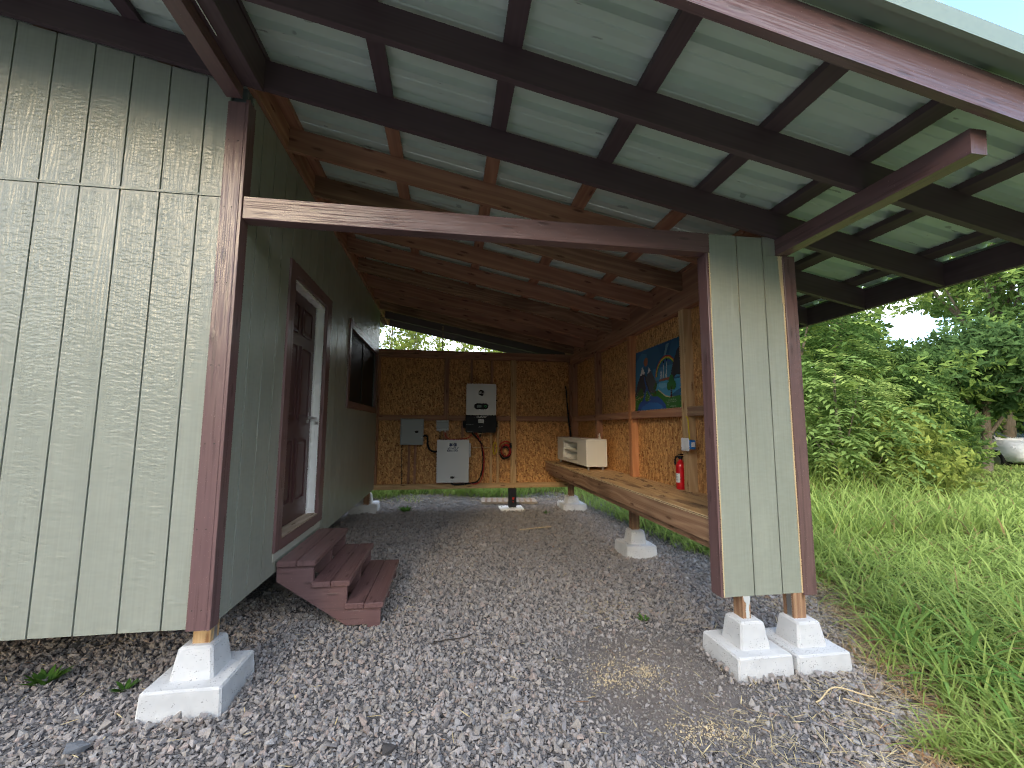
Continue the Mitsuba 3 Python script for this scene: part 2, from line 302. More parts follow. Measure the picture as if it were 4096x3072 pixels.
# beams that carry the rafters: over the side wall and over the house wall, both running out to the front
k = wood('shed_roof__beam', hull([(x, y, z) for x in (3.531, 3.62) for (y, z) in ((-1.142, 2.312), (-1.148, 2.428), (6.05, 2.312), (6.05, 2.428))]), 'mulberry_paint', 1)
labels[k] = {'label': 'dark painted beam with a square cut end sticking out over the wall end'}
k = wood('shed_roof__beam', hull([(x, y, z) for x in (-.125, -.036) for (y, z) in ((-1.142, 3.045), (-1.18, 3.150), (-.02, 3.045), (-.02, 3.150))]), 'mulberry_paint', 1)
wood('shed_roof__beam', hull([(x, y, z) for x in (-.125, -.036) for (y, z) in ((5.08, 3.02), (5.08, 3.14), (5.75, 3.02), (5.85, 3.14))]), 'mulberry_paint', 1)
for nm, pts in (('a', [(-.005, -1.1, 3.104), (-.005, -.62, 3.104), (-.005, -.38, 3.106)]),):
    add('shed_roof__crack_line', tube(spline(pts, 12), .003, 6), 'white_plastic', True)  # thin white tube drawn as the bright crack line beside the beam

# ------------------------------------------------------------------ the house (left)
tag('house', 'sage green siding house wall with mulberry corner trim on the left of the breezeway', 'house')
G = 0.0045                                        # half of a groove
add('house__wall_backing', hexa(-2.9, -.03, .022, .09, lambda x: .02, up(-.003)), 'siding_groove')
def side_backing(y0, y1, z0, z1): add('house__wall_backing', box(-.09, -.0285, y0, y1, z0, z1), 'siding_groove')
side_backing(.09, .90, .02, 3.10); side_backing(.90, 1.815, 2.285, 3.10); side_backing(.90, 1.815, .02, .235); side_backing(1.815, 2.87, .02, 3.10)
side_backing(2.87, 4.76, 2.33, 3.10); side_backing(2.87, 4.76, .02, 1.39); side_backing(4.76, 5.04, .02, 3.10)
add('house__wall_backing', hexa(-6.45, -.09, 4.98, 5.04, lambda x: 0.02, up(-.01)), 'siding_groove')
add('house__wall_backing', hexa(-6.45, -2.90, .022, .09, lambda x: 0.02, up(-.003)), 'siding_groove')
add('house__floor', box(-6.4, -.10, .10, 4.97, .02, .16), 'dark_under')
def siding(key, m, ax=2): return wood(key, m, 'siding_paint', ax)
gxs = [-.1182 - .1287 - .2032 * k for k in range(28)]
edges = [-.112] + gxs + [-6.05]
for a, b in zip(edges[1:], edges[:-1]):
    x0, x1 = a + G, b - (G if b != -.112 else 0)
    siding('house__siding_board', box(x0, x1, .006, .021, 0.0 + .002 * rng.random(), 2.4245))
    siding('house__siding_board', hexa(x0, x1, .006, .021, lambda x: 2.441, up(-.004)))
k = siding('house__flashing', box(-6.05, -.1185, -.001, .020, 2.4255, 2.4395), 0)
wood('house__corner_trim', box(-.1182, -.0195, -.012, .0055, -.004, 3.03, .002), 'mulberry_paint', 2)
wood('house__corner_trim', box(-.019, 0, -.012, .078, -.006, 3.05, .002), 'mulberry_paint', 2)
k = add('house__nail_head', joined([cyl((x, -.0118, z), (x, -.0128, z), .0038, 8) for z in (.10, .52, .98, 1.42, 1.90, 2.36, 2.78) for x in (-.098 + .004 * math.sin(z * 9), -.052 + .004 * math.cos(z * 7))]), 'dark_under'); labels[k] = {'kind': 'stuff', 'label': 'nail heads in the corner trim'}
gys = [.0158 + .2032 * k for k in range(1, 26) if .0158 + .2032 * k < 5.0]
ed = [.079] + gys + [5.045]
def board_y(y0, y1, z0, z1): siding('house__siding_board', box(-.028, -.012, y0, y1, z0, z1))
DOOR, WIN = (.80, 1.94, .17, 2.38), (2.80, 4.86, 1.32, 2.42)
for a, b in zip(ed[:-1], ed[1:]):
    y0, y1 = a + (G if a > .1 else 0), b - (G if b < 5.04 else 0)
    for o in (DOOR, WIN):
        if y0 < o[1] and y1 > o[0]:
            if y0 < o[0] - .01: board_y(y0, o[0], .005, 3.13)
            if y1 > o[1] + .01: board_y(o[1], y1, .005, 3.13)
            c0, c1 = max(y0, o[0]), min(y1, o[1])
            board_y(c0, c1, .005, o[2]); board_y(c0, c1, o[3], 3.13); break
    else: board_y(y0, y1, .005, 3.13)
# door
tb = lambda y0, y1, z0, z1: wood('house__door__casing', box(-.0275, .006, y0, y1, z0, z1, .002), 'mulberry_paint')
tb(.79, .9045, .16, 2.385); tb(1.8105, 1.945, .16, 2.385); tb(.905, 1.81, 2.281, 2.388); tb(.905, 1.81, .155, .238)
add('house__door__jamb', box(-.15, -.028, 1.79, 1.8105, .239, 2.281), 'white_paint'); add('house__door__jamb', box(-.15, -.028, .9045, .925, .239, 2.281), 'white_paint')
add('house__door__jamb', box(-.15, -.028, .9255, 1.7895, 2.262, 2.281), 'white_paint')
add('house__door__stop', box(-.098, -.085, 1.774, 1.7895, .25, 2.26), 'white_paint')
k = wood('house__door__threshold', box(-.15, .004, .9255, 1.789, .2385, .252), 'grey_lumber', 1)
labels[k] = {'label': 'worn wooden door threshold'}
slab = box(-.145, -.10, .927, 1.772, .255, 2.258)
add('house__door__leaf', slab, 'mulberry_door')
cw = (1.772 - .927)
for (z0, z1) in ((.42, .97), (1.14, 1.80), (1.90, 2.16)):
    for (f0, f1) in ((.13, .45), (.55, .87)):
        y0, y1 = .927 + f0 * cw, .927 + f1 * cw
        fr = sbox(y0, z0, y1, z1).difference(sbox(y0 + .018, z0 + .018, y1 - .018, z1 - .018))
        add('house__door__panel', joined([prism(fr, 'x', -.0995, -.088), hull([(x, y, z) for (x, i_) in ((-.0995, .034), (-.091, .052)) for y in (y0 + i_, y1 - i_) for z in (z0 + i_, z1 - i_)])]), 'mulberry_door')
add('house__door__latch', joined([box(-.0995, -.094, 1.655, 1.70, 1.11, 1.21, .002), box(-.0935, -.045, 1.67, 1.69, 1.148, 1.172, .004), box(-.060, -.040, 1.69, 1.7885, 1.150, 1.168, .004), box(-.055, -.03, 1.76, 1.7885, 1.10, 1.125, .003)]), 'steel')
labels['house__door'] = {'label': 'mulberry six panel door with white jamb and steel latch'}
# window
wb = lambda y0, y1, z0, z1: wood('house__window__casing', box(-.0275, .008, y0, y1, z0, z1, .002), 'mulberry_paint')
wb(2.785, 2.869, 1.31, 2.43); wb(4.771, 4.87, 1.31, 2.43); wb(2.8695, 4.7705, 2.324, 2.432); wb(2.8695, 4.7705, 1.31, 1.40)
add('house__window__pane', box(-.05, -.044, 2.87, 4.77, 1.40, 2.324), 'black_screen')
add('house__window__frame', joined([box(-.06, -.03, 3.80, 3.84, 1.40, 2.324)]), 'black_paint')
k = siding('house__sill_patch', box(-.0118, -.0075, .80, 1.93, .095, .153), 1); scene[k]['bsdf'] = {'type': 'ref', 'id': 'primer'}
labels[k] = {'label': 'pale unpainted strip under the door'}
wood('house__post', box(-.140, -.051, .108, .197, -.15, .019), 'fresh_lumber', 2)
add('house__post_strap', box(-.0505, -.0485, .14, .17, -.125, .019), 'steel')
for (x, y) in ((-.13, 2.5), (-.10, 4.92), (-1.5, .15), (-1.5, 2.5)): wood('house__post', box(x - .045, x + .045, y - .045, y + .045, -.25, .03), 'old_lumber', 2)

# ------------------------------------------------------------------ cross beam
wood('cross_beam', box(.003, 3.012, -.004, .085, 2.299, 2.437, .002), 'mulberry_paint', 0)
tag('cross_beam', 'mulberry painted tie beam spanning the opening from house corner to the green wall end', 'beam')

# ------------------------------------------------------------------ back wall
tag('back_wall', 'bare stud wall with chipboard panels at the far end of the breezeway', 'wall')
YF, YB = 5.03, 5.119
lum = lambda: ['redwood', 'redwood', 'fresh_lumber'][rng.integers(3)]
def bw(x0, x1, z0, z1, m='redwood', y0=YF, name='stud', ax=2): return wood('back_wall__' + name, box(x0, x1, y0, YB - .0005, z0, z1, .0015), m, ax)
bw(-.045, 3.585, -.003, .083, 'fresh_lumber', YF - .002, 'sill_plate', 0)
bw(-.045, 3.585, 2.325, 2.392, 'redwood', YF - .003, 'top_plate', 0); bw(-.045, 3.585, 2.3935, 2.462, 'redwood', YF - .001, 'top_plate', 0)
full = [(-.045, .022), (1.146, 1.237), (2.368, 2.468), (3.49, 3.585)]
for a, b in full: bw(a, b, .084, 2.324, 'fresh_lumber' if 2 < a < 3 else 'redwood')
for a, b in ((1.622, 1.663), (1.995, 2.037)): bw(a, b, 1.292, 2.324)
for a, b in ((1.990, 2.031), (2.113, 2.158), (.541, .579), (.647, .686), (1.47, 1.51)): bw(a, b, .084, 1.194, 'fresh_lumber' if a > 1.9 else 'redwood', YF + .02)
for a, b in ((.023, 1.145), (1.238, 2.367), (2.469, 3.489)): bw(a, b, 1.195, 1.291, 'redwood', YF + .002, 'rail', 0)
for a, b in ((-.044, 1.19), (1.192, 2.42), (2.422, 2.925), (2.927, 3.584)): add('back_wall__chipboard_panel', box(a, b, YB, YB + .011, .03, 2.46), 'osb')
for k in range(18): wood('back_wall__siding_board', box(-.045 + .2032 * k, min(.1582 + .2032 * k - .006, 3.60), YB + .0115, YB + .027, 0, 2.46), 'siding_paint', 2)
wood('back_wall__vent_post', box(1.095, 1.115, 5.06, 5.08, 2.463, 2.925), 'old_lumber', 2)

# ------------------------------------------------------------------ side wall (right) with its painted front return
tag('side_wall', 'chipboard lined side wall whose front end is a narrow green siding return with mulberry trim', 'wall')
XF, XB = 3.50, 3.589
def sw(y0, y1, z0, z1, m='redwood', x0=XF, name='stud', ax=2): return wood('side_wall__' + name, box(x0, XB - .0005, y0, y1, z0, z1, .0015), m, ax)
sw(.11, 5.028, 2.252, 2.344, 'redwood', XF, 'top_plate', 1)
wood('side_wall__top_plate', box(XF + .002, 3.529, .11, 5.028, 2.3455, 2.437), 'redwood', 1)
for (a, b, m) in ((1.155, 1.245, 'fresh_lumber'), (2.398, 2.482, 'orange_lumber'), (3.622, 3.70, 'redwood'), (4.85, 4.93, 'redwood'), (.11, .16, 'redwood')): sw(a, b, .476, 2.2515, m)
for a, b, m in ((.161, 1.154, 'old_lumber'), (1.246, 2.397, 'redwood'), (2.483, 3.621, 'redwood'), (3.701, 4.849, 'redwood')): sw(a, b, 1.195, 1.284, m, XF + .003, 'rail', 1)
for a, b in ((.10, 1.20), (1.201, 2.44), (2.441, 3.66), (3.661, 5.117)): add('side_wall__chipboard_panel', box(XB, XB + .011, a, b, .03, 2.25), 'osb')
for k in range(25): wood('side_wall__siding_board', box(XB + .0115, XB + .026, .02 + .2032 * k, .2172 + .2032 * k, 0, 2.30), 'siding_paint', 2)
xs_ = [3.0125, 3.2245, 3.4277, 3.568]
for a, b in zip(xs_[:-1], xs_[1:]):
    top = 2.437 if b < 3.5 else 2.31
    k = siding('side_wall__siding_board', box(a + (G if a > 3.1 else 0), b - (G if b < 3.5 else 0), 0.0, .015, -.002, top))
siding('side_wall__siding_board', box(3.4325, 3.529, 0.0, .015, 2.312, 2.445))
add('side_wall__wall_backing', box(3.012, 3.57, .016, .075, .0, 2.30), 'siding_groove')
wood('side_wall__end_trim', box(3.579, 3.672, -.013, .004, -.016, 2.31, .002), 'mulberry_paint', 2)
wood('side_wall__end_trim', box(3.653, 3.672, .0045, .10, -.014, 2.31, .002), 'mulberry_paint', 2)
wood('side_wall__end_trim', box(2.986, 3.004, -.001, .105, -.004, 2.298, .002), 'mulberry_paint', 2)
def ragged(x0, x1, y0, y1, z0, z1, n=60):       # torn raw edge of a siding sheet
    z = np.linspace(z0, z1, n); w = x0 + .006 * meshkit.fbm(np.stack([z * 6, z * 0, z * 0], -1), 3, 7) - .003
    return prism(Polygon(list(zip(w, z)) + [(x1, z1), (x1, z0)]), 'y', y0, y1)
k = add('side_wall__raw_edge', ragged(3.569, 3.5785, -.0012, .0135, -.002, 2.31), 'raw_edge'); labels[k] = {'label': 'unpainted raw edge of the siding sheet'}
k = add('side_wall__raw_edge', prism(Polygon([(3.545, 2.31), (3.5785, 2.31), (3.5785, 1.97), (3.562, 1.96), (3.556, 2.06), (3.549, 2.16)]), 'y', -.0022, -.0013), 'raw_edge')
add('side_wall__raw_edge', ragged(3.0055, 3.0120, -.0008, .014, -.002, 2.298), 'raw_edge')
for x in (3.2245, 3.4277): add('side_wall__raw_edge', box(x - .0035, x + .0035, .0095, .0155, 1.80 + rng.random() * .25, 2.43), 'raw_edge')
add('side_wall__chipboard_panel', box(3.012, 3.589, .0755, .0865, .0, 2.25), 'osb')
k = wood('side_wall__post', box(3.135, 3.190, .004, .093, -.18, -.003), 'old_lumber', 2); labels[k] = {'label': 'short raw timber post with peeling paint on the left block'}
add('side_wall__peeling_paint', prism(Polygon([(3.158, -.140), (3.178, -.140), (3.181, -.11), (3.176, -.08), (3.186, -.045), (3.1895, -.03), (3.1895, -.004), (3.140, -.004), (3.146, -.03), (3.160, -.05), (3.155, -.09)]), 'y', .0015, .0038), 'light_grey')
k = wood('side_wall__post', box(3.506, 3.595, .004, .093, -.20, -.003), 'old_lumber', 2); labels[k] = {'label': 'short weathered timber post on the right block'}
add('side_wall__post_strap', box(3.5035, 3.5055, .02, .06, -.16, -.003), 'steel')

# ------------------------------------------------------------------ bench
tag('bench', 'long built in timber bench with stained plywood top along the right wall', 'bench')
add('bench__top', box(3.012, 3.588, .10, 5.02, .458, .476, .002), 'plywood_top')
for k, z in enumerate((.4585, .4645, .4705)): add('bench__ply_edge', box(3.0075, 3.0118, .10, 5.02, z, z + .0045), 'raw_edge' if k % 2 == 0 else 'old_lumber')
wood('bench__front_board', box(3.012, 3.05, .10, 5.02, .304, .457, .002), 'old_lumber', 1)
wood('bench__joist_rim', box(3.055, 3.095, .10, 4.98, .245, .3835), 'old_lumber', 1)
for y in np.linspace(.4, 4.7, 8): wood('bench__joist', box(3.096, 3.585, y, y + .038, .30, .4575), 'old_lumber', 0)
wood('bench__end_board', box(3.0505, 3.48, 4.981, 5.02, .304, .457), 'old_lumber', 0)
for (x, y, z) in ((3.43, 2.235, -.20), (3.44, 4.85, -.16)): k = wood('bench__post', box(x - .045, x + .045, y - .045, y + .045, z, .2995), 'old_lumber', 2)

# ------------------------------------------------------------------ concrete pier blocks
def frustum(cx, cy, z0, z1, w0, w1, bev):
    P = []
    for z, w in ((z0, w0 / 2), (z1 - bev, w1 / 2 + (w0 - w1) / 2 * bev / (z1 - z0)), (z1, w1 / 2 - bev)):
        b = bev if z < z1 - 1e-6 else bev * .6
        for sx in (-1, 1):
            for sy in (-1, 1): P += [(cx + sx * w, cy + sy * (w - b), z), (cx + sx * (w - b), cy + sy * w, z)]
    return hull(P)
def pier(x, y, w, label, zc=None, top=None, turn=0.0):
    z = float(zg(x, y - w / 2)) if zc is None else zc; h = .245 * w / .385 if top is None else top - z; s = h / .245
    M = lambda m: manifold3d.Manifold(manifold3d.Mesh(np.asarray(m.vertices, np.float32), np.asarray(m.faces, np.uint32)))
    a = frustum(x, y, z - .06, z + .50 * h, w * 1.015, w * .955, .010); b = frustum(x, y, z + .40 * h, z + h, w * .56, w * .425, .012)
    m = (M(a) + M(b)); mm = m.refine_to_length(.022).to_mesh()
    v = np.array(mm.vert_properties[:, :3], float); v += .0036 * (meshkit.fbm(v * 22, 3, 3)[:, None] - .5) * np.sign(v - [x, y, z + .1])
    if turn:
        c, s_ = math.cos(turn), math.sin(turn); dx, dy = v[:, 0] - x, v[:, 1] - y; v[:, 0], v[:, 1] = x + c * dx - s_ * dy, y + s_ * dx + c * dy
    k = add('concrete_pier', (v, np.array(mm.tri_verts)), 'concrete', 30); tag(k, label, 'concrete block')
pier(-.105, .155, .405, 'white stepped concrete block under the mulberry corner trim of the house, at lower left', -.438, -.118)
pier(3.163, .035, .382, 'white stepped concrete block under the left post of the green wall end', -.450, -.142)
pier(3.560, .030, .388, 'white stepped concrete block under the right post of the green wall end, nearest the grass', -.450, -.163)
pier(3.435, 2.235, .372, 'white concrete block under the middle post of the timber bench', -.404, -.102)
pier(3.45, 4.86, .44, 'small white concrete block at the far end of the bench below the back wall', -.375, -.128)
pier(-.15, 5.05, .46, 'shaded concrete block under the far rear corner of the house', -.380, -.055, .05)

# ------------------------------------------------------------------ stairs
tag('entry_steps', 'three mulberry painted wooden steps below the house door', 'steps')
TRD = ((0.002, .273, .082), (.250, .524, -.073), (.494, .774, -.240))
prof = Polygon([(0, .04), (.257, .04), (.257, -.113), (.503, -.113), (.503, -.279), (.752, -.279), (.752, -.40), (.507, -.40), (0, -.062)])
for y in (.870, 1.36, 1.835): wood('entry_steps__stringer', prism(prof, 'y', y, y + .038), 'mulberry_paint', 0)
for (x0, x1, z) in TRD:
    xm = (x0 + x1) / 2 - .003
    for a, b in ((x0, xm), (xm + .004, x1)): wood('entry_steps__tread', box(a, b, .845 + .004 * rng.random(), 1.89 + .01 * rng.random(), z - .040, z + .002 * rng.random(), .005), 'mulberry_paint', 1)
wood('entry_steps__foot_block', box(.66, .75, .872, .906, -.46, -.4005), 'mulberry_paint', 0)

# ------------------------------------------------------------------ things on the back wall
# inverter
tag('inverter', 'white and black wall inverter with round logo high on the back wall', 'inverter')
IX0, IX1 = 1.546, 2.079
add('inverter__cover', prism(rrect(IX0, IX1, 1.296, 1.858, .025), 'y', 4.905, 5.028), 'white_metal')
add('inverter__base', joined([prism(Polygon([(IX0 - .006, 1.2945), (IX1 + .002, 1.2945), (IX1, 1.02), (IX1 - .02, .985), (IX0 + .02, .985), (IX0 - .008, 1.02)]), 'y', 4.893, 5.028), box(IX0 - .05, IX0 - .007, 4.95, 5.0285, 1.07, 1.20, .006), box(IX1 + .003, IX1 + .035, 4.95, 5.0285, 1.08, 1.19, .006)]), 'black_plastic')
add('inverter__bracket', joined([box(IX0 - .03, IX0 - .001, 5.0, 5.0286, 1.56, 1.575), box(IX1 + .001, IX1 + .03, 5.0, 5.0286, 1.56, 1.575)]), 'black_plastic')
add('inverter__logo', prism(Point(1.811, 1.695).buffer(.053, quad_segs=12), 'y', 4.9025, 4.9048), 'black_plastic')
add('inverter__logo_letters', joined([text_on_back('EG', .036, 1.795, 4.9022, 1.678, True), text_on_back('4', .024, 1.845, 4.9022, 1.674, True)]), 'white_plastic')
add('inverter__display', prism(rrect(1.685, 1.941, 1.400, 1.507, .053), 'y', 4.8985, 4.9047), 'black_plastic')
add('inverter__display__screen', box(1.735, 1.815, 4.8968, 4.8984, 1.432, 1.476), 'screen')
add('inverter__display__button', prism(Point(1.888, 1.454).buffer(.019).difference(Point(1.888, 1.454).buffer(.013)), 'y', 4.8955, 4.8984), 'green_ring')
add('inverter__lettering', joined([text_on_back('12000XP', .030, 1.815, 4.8926, 1.251, True)]), 'white_plastic')
add('inverter__caution_label', box(1.762, 1.862, 4.8912, 4.8928, 1.155, 1.222), 'light_grey')
add('inverter__print', joined([box(1.55 + .0, 1.67, 4.8912, 4.8928, 1.130, 1.136), box(1.56, 1.67, 4.8912, 4.8928, 1.000, 1.006), box(1.77, 1.80, 4.8912, 4.8928, 1.088, 1.094), box(1.81, 1.85, 4.8912, 4.8928, 1.088, 1.094), box(1.77, 1.80, 4.8912, 4.8928, 1.076, 1.080), box(1.69, 1.70, 4.8912, 4.8928, 1.245, 1.25), box(1.69, 1.70, 4.8912, 4.8928, 1.227, 1.232), box(1.885, 1.895, 4.8912, 4.8928, 1.205, 1.21), box(1.885, 1.895, 4.8912, 4.8928, 1.19, 1.195)]), 'print_grey')
add('inverter__plug', joined([box(1.765, 1.835, 4.92, 4.95, .955, .984), cyl((1.80, 4.94, .956), (1.80, 4.94, .90), .014)]), 'black_plastic')
add('inverter__plug_tag', box(1.765, 1.83, 4.9185, 4.9199, .958, .975), 'raw_edge')
# battery
tag('battery_box', 'flat white battery cabinet with dark blue logo low on the back wall', 'battery')
add('battery_box__case', box(1.046, 1.607, 4.895, 5.027, .118, .858, .006), 'white_metal')
add('battery_box__side_plate', box(1.6075, 1.640, 4.96, 5.0272, .55, .80), 'light_grey')
def emblem():                              # two dark rounded halves split by a lightning notch
    L = rrect(1.262, 1.315, .745, .798, .010).difference(Polygon([(1.30, .772), (1.33, .79), (1.33, .755)]))
    Rr = rrect(1.335, 1.388, .745, .798, .010).difference(Polygon([(1.33, .79), (1.352, .772), (1.33, .75)]))
    bolt = Polygon([(1.352, .815), (1.322, .768), (1.336, .768), (1.322, .738), (1.356, .778), (1.342, .778)])
    return joined([prism(L, 'y', 4.893, 4.8948), prism(Rr.difference(bolt.buffer(.004)), 'y', 4.893, 4.8948)] + [prism(bolt, 'y', 4.8926, 4.8947)])
add('battery_box__emblem', emblem(), 'navy_print')
add('battery_box__lettering', joined([text_on_back('RE', .034, 1.258, 4.8948, .694, True), text_on_back('VOLT', .034, 1.358, 4.8948, .694, True)]), 'navy_print')
add('battery_box__strap_line', box(1.222, 1.412, 4.893, 4.8948, .660, .678), 'navy_print')
add('battery_box__strap_dashes', joined([box(1.245 + .015 * k, 1.255 + .015 * k, 4.8915, 4.8929, .666, .672) for k in range(10)]), 'white_plastic')
add('battery_box__screen', box(1.287, 1.357, 4.892, 4.8948, .190, .226), 'black_plastic')
add('battery_box__print', joined([box(1.37, 1.415, 4.893, 4.8948, .206, .208), box(1.305, 1.33, 4.893, 4.8948, .150, .156)]), 'print_grey')
# breaker panel
tag('breaker_panel', 'grey steel breaker panel left of the white battery cabinet', 'electrical panel')
add('breaker_panel__box', box(.412, .806, 4.955, 5.028, .768, 1.224, .004), 'grey_enamel')
add('breaker_panel__door', hull([(x, y, z) for (y, i_) in ((4.9545, .012), (4.944, .020)) for x in (.412 + i_, .806 - i_) for z in (.768 + i_, 1.224 - i_)]), 'grey_enamel')
add('breaker_panel__latch', box(.662, .722, 4.940, 4.9438, .978, 1.014, .001), 'black_plastic')
add('breaker_panel__screw', joined([cyl((x, 4.9435, z), (x, 4.940, z), .006, 8) for x in (.44, .78) for z in (.90, 1.10)]), 'steel')
# small disconnect box
tag('disconnect_box', 'small grey breaker box with smoked lid above the white battery cabinet', 'electrical box')
add('disconnect_box__body', box(1.026, 1.244, 4.965, 5.028, 1.018, 1.203, .005), 'light_grey')
add('disconnect_box__lid', box(1.034, 1.236, 4.955, 4.9648, 1.052, 1.172, .004), 'grey_enamel')
add('disconnect_box__gland', joined([cyl((1.09, 4.99, 1.017), (1.09, 4.99, .995), .012), cyl((1.185, 4.99, 1.017), (1.185, 4.99, .99), .014)]), 'light_grey')
# cables
def cable(key, pts, r, m, label, cat='cable', n=40):
    k = add(key, tube(spline(pts, n), r, 8), m, True); tag(k, label, cat); return k
cable('power_cable', [(.807, 5.0, .92), (.86, 4.97, .93), (.885, 4.965, .80), (.90, 4.965, .72), (.98, 4.975, .655), (1.045, 4.98, .655)], .016, 'black_plastic', 'thick black cable looping from the grey panel to the battery cabinet')
cable('power_cable', [(1.66, 4.97, .985), (1.70, 4.96, .93), (1.78, 4.955, .86), (1.85, 4.955, .65), (1.86, 4.955, .45), (1.81, 4.96, .20), (1.76, 4.965, .125), (1.62, 4.98, .095), (1.45, 4.985, .075), (1.30, 4.985, .095)], .014, 'black_plastic', 'long black cable curving from the inverter down around the battery cabinet')
cable('power_cable', [(1.73, 4.965, .985), (1.76, 4.955, .92), (1.815, 4.95, .80), (1.875, 4.95, .55), (1.862, 4.95, .30), (1.80, 4.955, .12), (1.72, 4.965, .085), (1.63, 4.975, .105)], .009, 'red_rubber', 'long thin red cable beside the black one right of the battery cabinet')
cable('power_cable', [(1.09, 4.99, .995), (1.095, 4.985, .93), (1.09, 4.985, .86)], .009, 'dark_under', 'short dark cable dropping from the left side of the small grey box', n=12)
cable('power_cable', [(1.185, 4.99, .99), (1.195, 4.985, .92), (1.25, 4.98, .875), (1.40, 4.985, .868), (1.60, 4.985, .90), (1.66, 4.97, .985)], .008, 'red_rubber', 'thin red cable from the small grey box to the inverter', n=24)
cable('power_cable', [(3.40, 5.00, 1.85), (3.43, 4.99, 1.45), (3.45, 4.985, 1.20), (3.475, 4.97, .98), (3.49, 4.95, .75)], .014, 'black_plastic', 'black cable hanging down in the corner behind the cream console', n=20)
cable('power_cable', [(.44, 5.01, .767), (.445, 5.0, .60), (.45, 5.0, .42), (.455, 5.0, .25), (.452, 5.01, .09)], .007, 'dark_under', 'thin dark cable dropping from the grey panel to the sill', n=16)
cable('copper_pipe', [(1.66, 5.015, .722), (1.80, 5.012, .716), (1.985, 5.015, .720)], .007, 'raw_edge', 'thin pale pipe running level across the lower studs', 'pipe', 10)
tag('cable_coil', 'coil of black and red cable hanging on the lower back wall', 'cable')
def coil(cx, cz, r, y, n, seed):
    q = np.random.default_rng(seed); P = []
    for t in np.linspace(0, 2 * np.pi * n, int(26 * n)):
        rr = r * (1 + .10 * math.sin(t * .37 + seed)); P.append((cx + rr * math.sin(t) * .82 + .010 * math.sin(t * .23), y + .010 * math.sin(t * .61 + 1), cz - rr * math.cos(t) + .015 * math.sin(t * .19)))
    return np.array(P)
add('cable_coil__black_lead', tube(coil(2.262, .635, .115, 4.985, 4, 3), .0085, 7), 'black_plastic', True)
add('cable_coil__red_lead', joined([tube(coil(2.262, .655, .10, 4.966, 2, 5), .008, 7), tube(spline([(2.16, 4.975, .72), (2.19, 4.97, .80), (2.26, 4.965, .825), (2.33, 4.97, .81), (2.35, 4.975, .76)], 16), .011, 8)]), 'red_rubber', True)
add('cable_coil__plug', box(2.335, 2.375, 4.955, 4.995, .70, .80, .008), 'black_plastic')
add('rope_hank', joined([tube(coil(2.075, .70, .10, 5.015, 3, 9) * [.42, 1, 1] + [1.203, 0, 0], .006, 6)]), 'yellow_rubber', True)
tag('rope_hank', 'small hank of yellow cord between two lower studs of the back wall', 'cord')

# ------------------------------------------------------------------ black support post below the back wall
tag('support_post', 'square black post on a white footing plate below the back wall, with a red tag', 'post')
add('support_post__shaft', box(2.325, 2.462, 4.95, 5.06, -.35, -.0045, .004), 'black_paint')
add('support_post__plate', box(2.165, 2.58, 4.79, 5.13, -.40, -.332, .004), 'white_paint')
add('support_post__tag', joined([box(2.385, 2.425, 4.946, 4.9498, -.20, -.155), cyl((2.405, 4.9498, -.235), (2.405, 4.942, -.235), .012, 10)]), 'red_rubber')

# board lying on the ground behind
tag('ground_board', 'weathered wooden board with cut slots lying flat behind the back wall', 'board')
def gb(x0, x1, y0, y1, z, m): wood('ground_board__plank', hull([(x + .07 * (y - 5.4), y - .13 * (x - 2.4), zz) for x in (x0, x1) for y in (y0, y1) for zz in (z, z + .03)]), m, 0)
for k in range(4): gb(1.88, 2.92, 5.33 + .115 * k, 5.33 + .115 * k + .10, -.335 + .002 * k, 'grey_lumber')
for k in range(9): wood('ground_board__slat', hull([(x + .12 * (y - 5.4), y - .13 * (x - 2.4), zz) for x in (1.95 + .105 * k, 1.985 + .105 * k) for y in (5.36, 5.72) for zz in (-.301, -.292)]), 'old_lumber', 1)

# ------------------------------------------------------------------ console
tag('tv_console', 'low cream media console with open shelves and steel feet standing on the bench', 'console')
CX0, CX1, CY0, CY1, CZ0, CZ1 = 3.185, 3.485, 3.20, 4.80, .530, .905
add('tv_console__end_panel', box(CX0, CX1, CY0, CY0 + .018, CZ0, CZ1, .002), 'cream_laminate')
add('tv_console__end_panel', box(CX0, CX1, CY1 - .018, CY1, CZ0, CZ1, .002), 'cream_laminate')
add('tv_console__top', box(CX0 - .003, CX1, CY0 - .004, CY1 + .002, CZ1 + .0005, CZ1 + .012, .002), 'cream_edge')
add('tv_console__bottom', box(CX0, CX1, CY0 + .0185, CY1 - .0185, CZ0, CZ0 + .018), 'cream_laminate')
add('tv_console__back', box(CX1 - .010, CX1 - .001, CY0 + .0185, CY1 - .0185, CZ0 + .0185, CZ1), 'cream_laminate')
add('tv_console__edge_band', joined([box(CX0 - .004, CX0 + .010, CY0 - .003, CY0 - .0003, CZ0, CZ1), box(CX1 - .010, CX1, CY0 - .003, CY0 - .0003, CZ0, CZ1), box(CX0 + .011, CX1 - .011, CY0 - .003, CY0 - .0003, CZ0, CZ0 + .010), box(CX0 + .011, CX1 - .011, CY0 - .003, CY0 - .0003, CZ1 - .012, CZ1)]), 'cream_edge')
ya, yb = 3.62, 4.42                          # open bay between two doors
add('tv_console__door', box(CX0 - .004, CX0 + .014, CY0 + .019, ya - .004, CZ0 + .004, CZ1 - .003, .002), 'cream_laminate')
add('tv_console__door', box(CX0 - .004, CX0 + .014, yb + .004, CY1 - .019, CZ0 + .004, CZ1 - .003, .002), 'cream_laminate')
for y in (ya, yb - .018): add('tv_console__divider', box(CX0 - .002, CX1 - .0105, y, y + .018, CZ0 + .0185, CZ1), 'cream_edge')
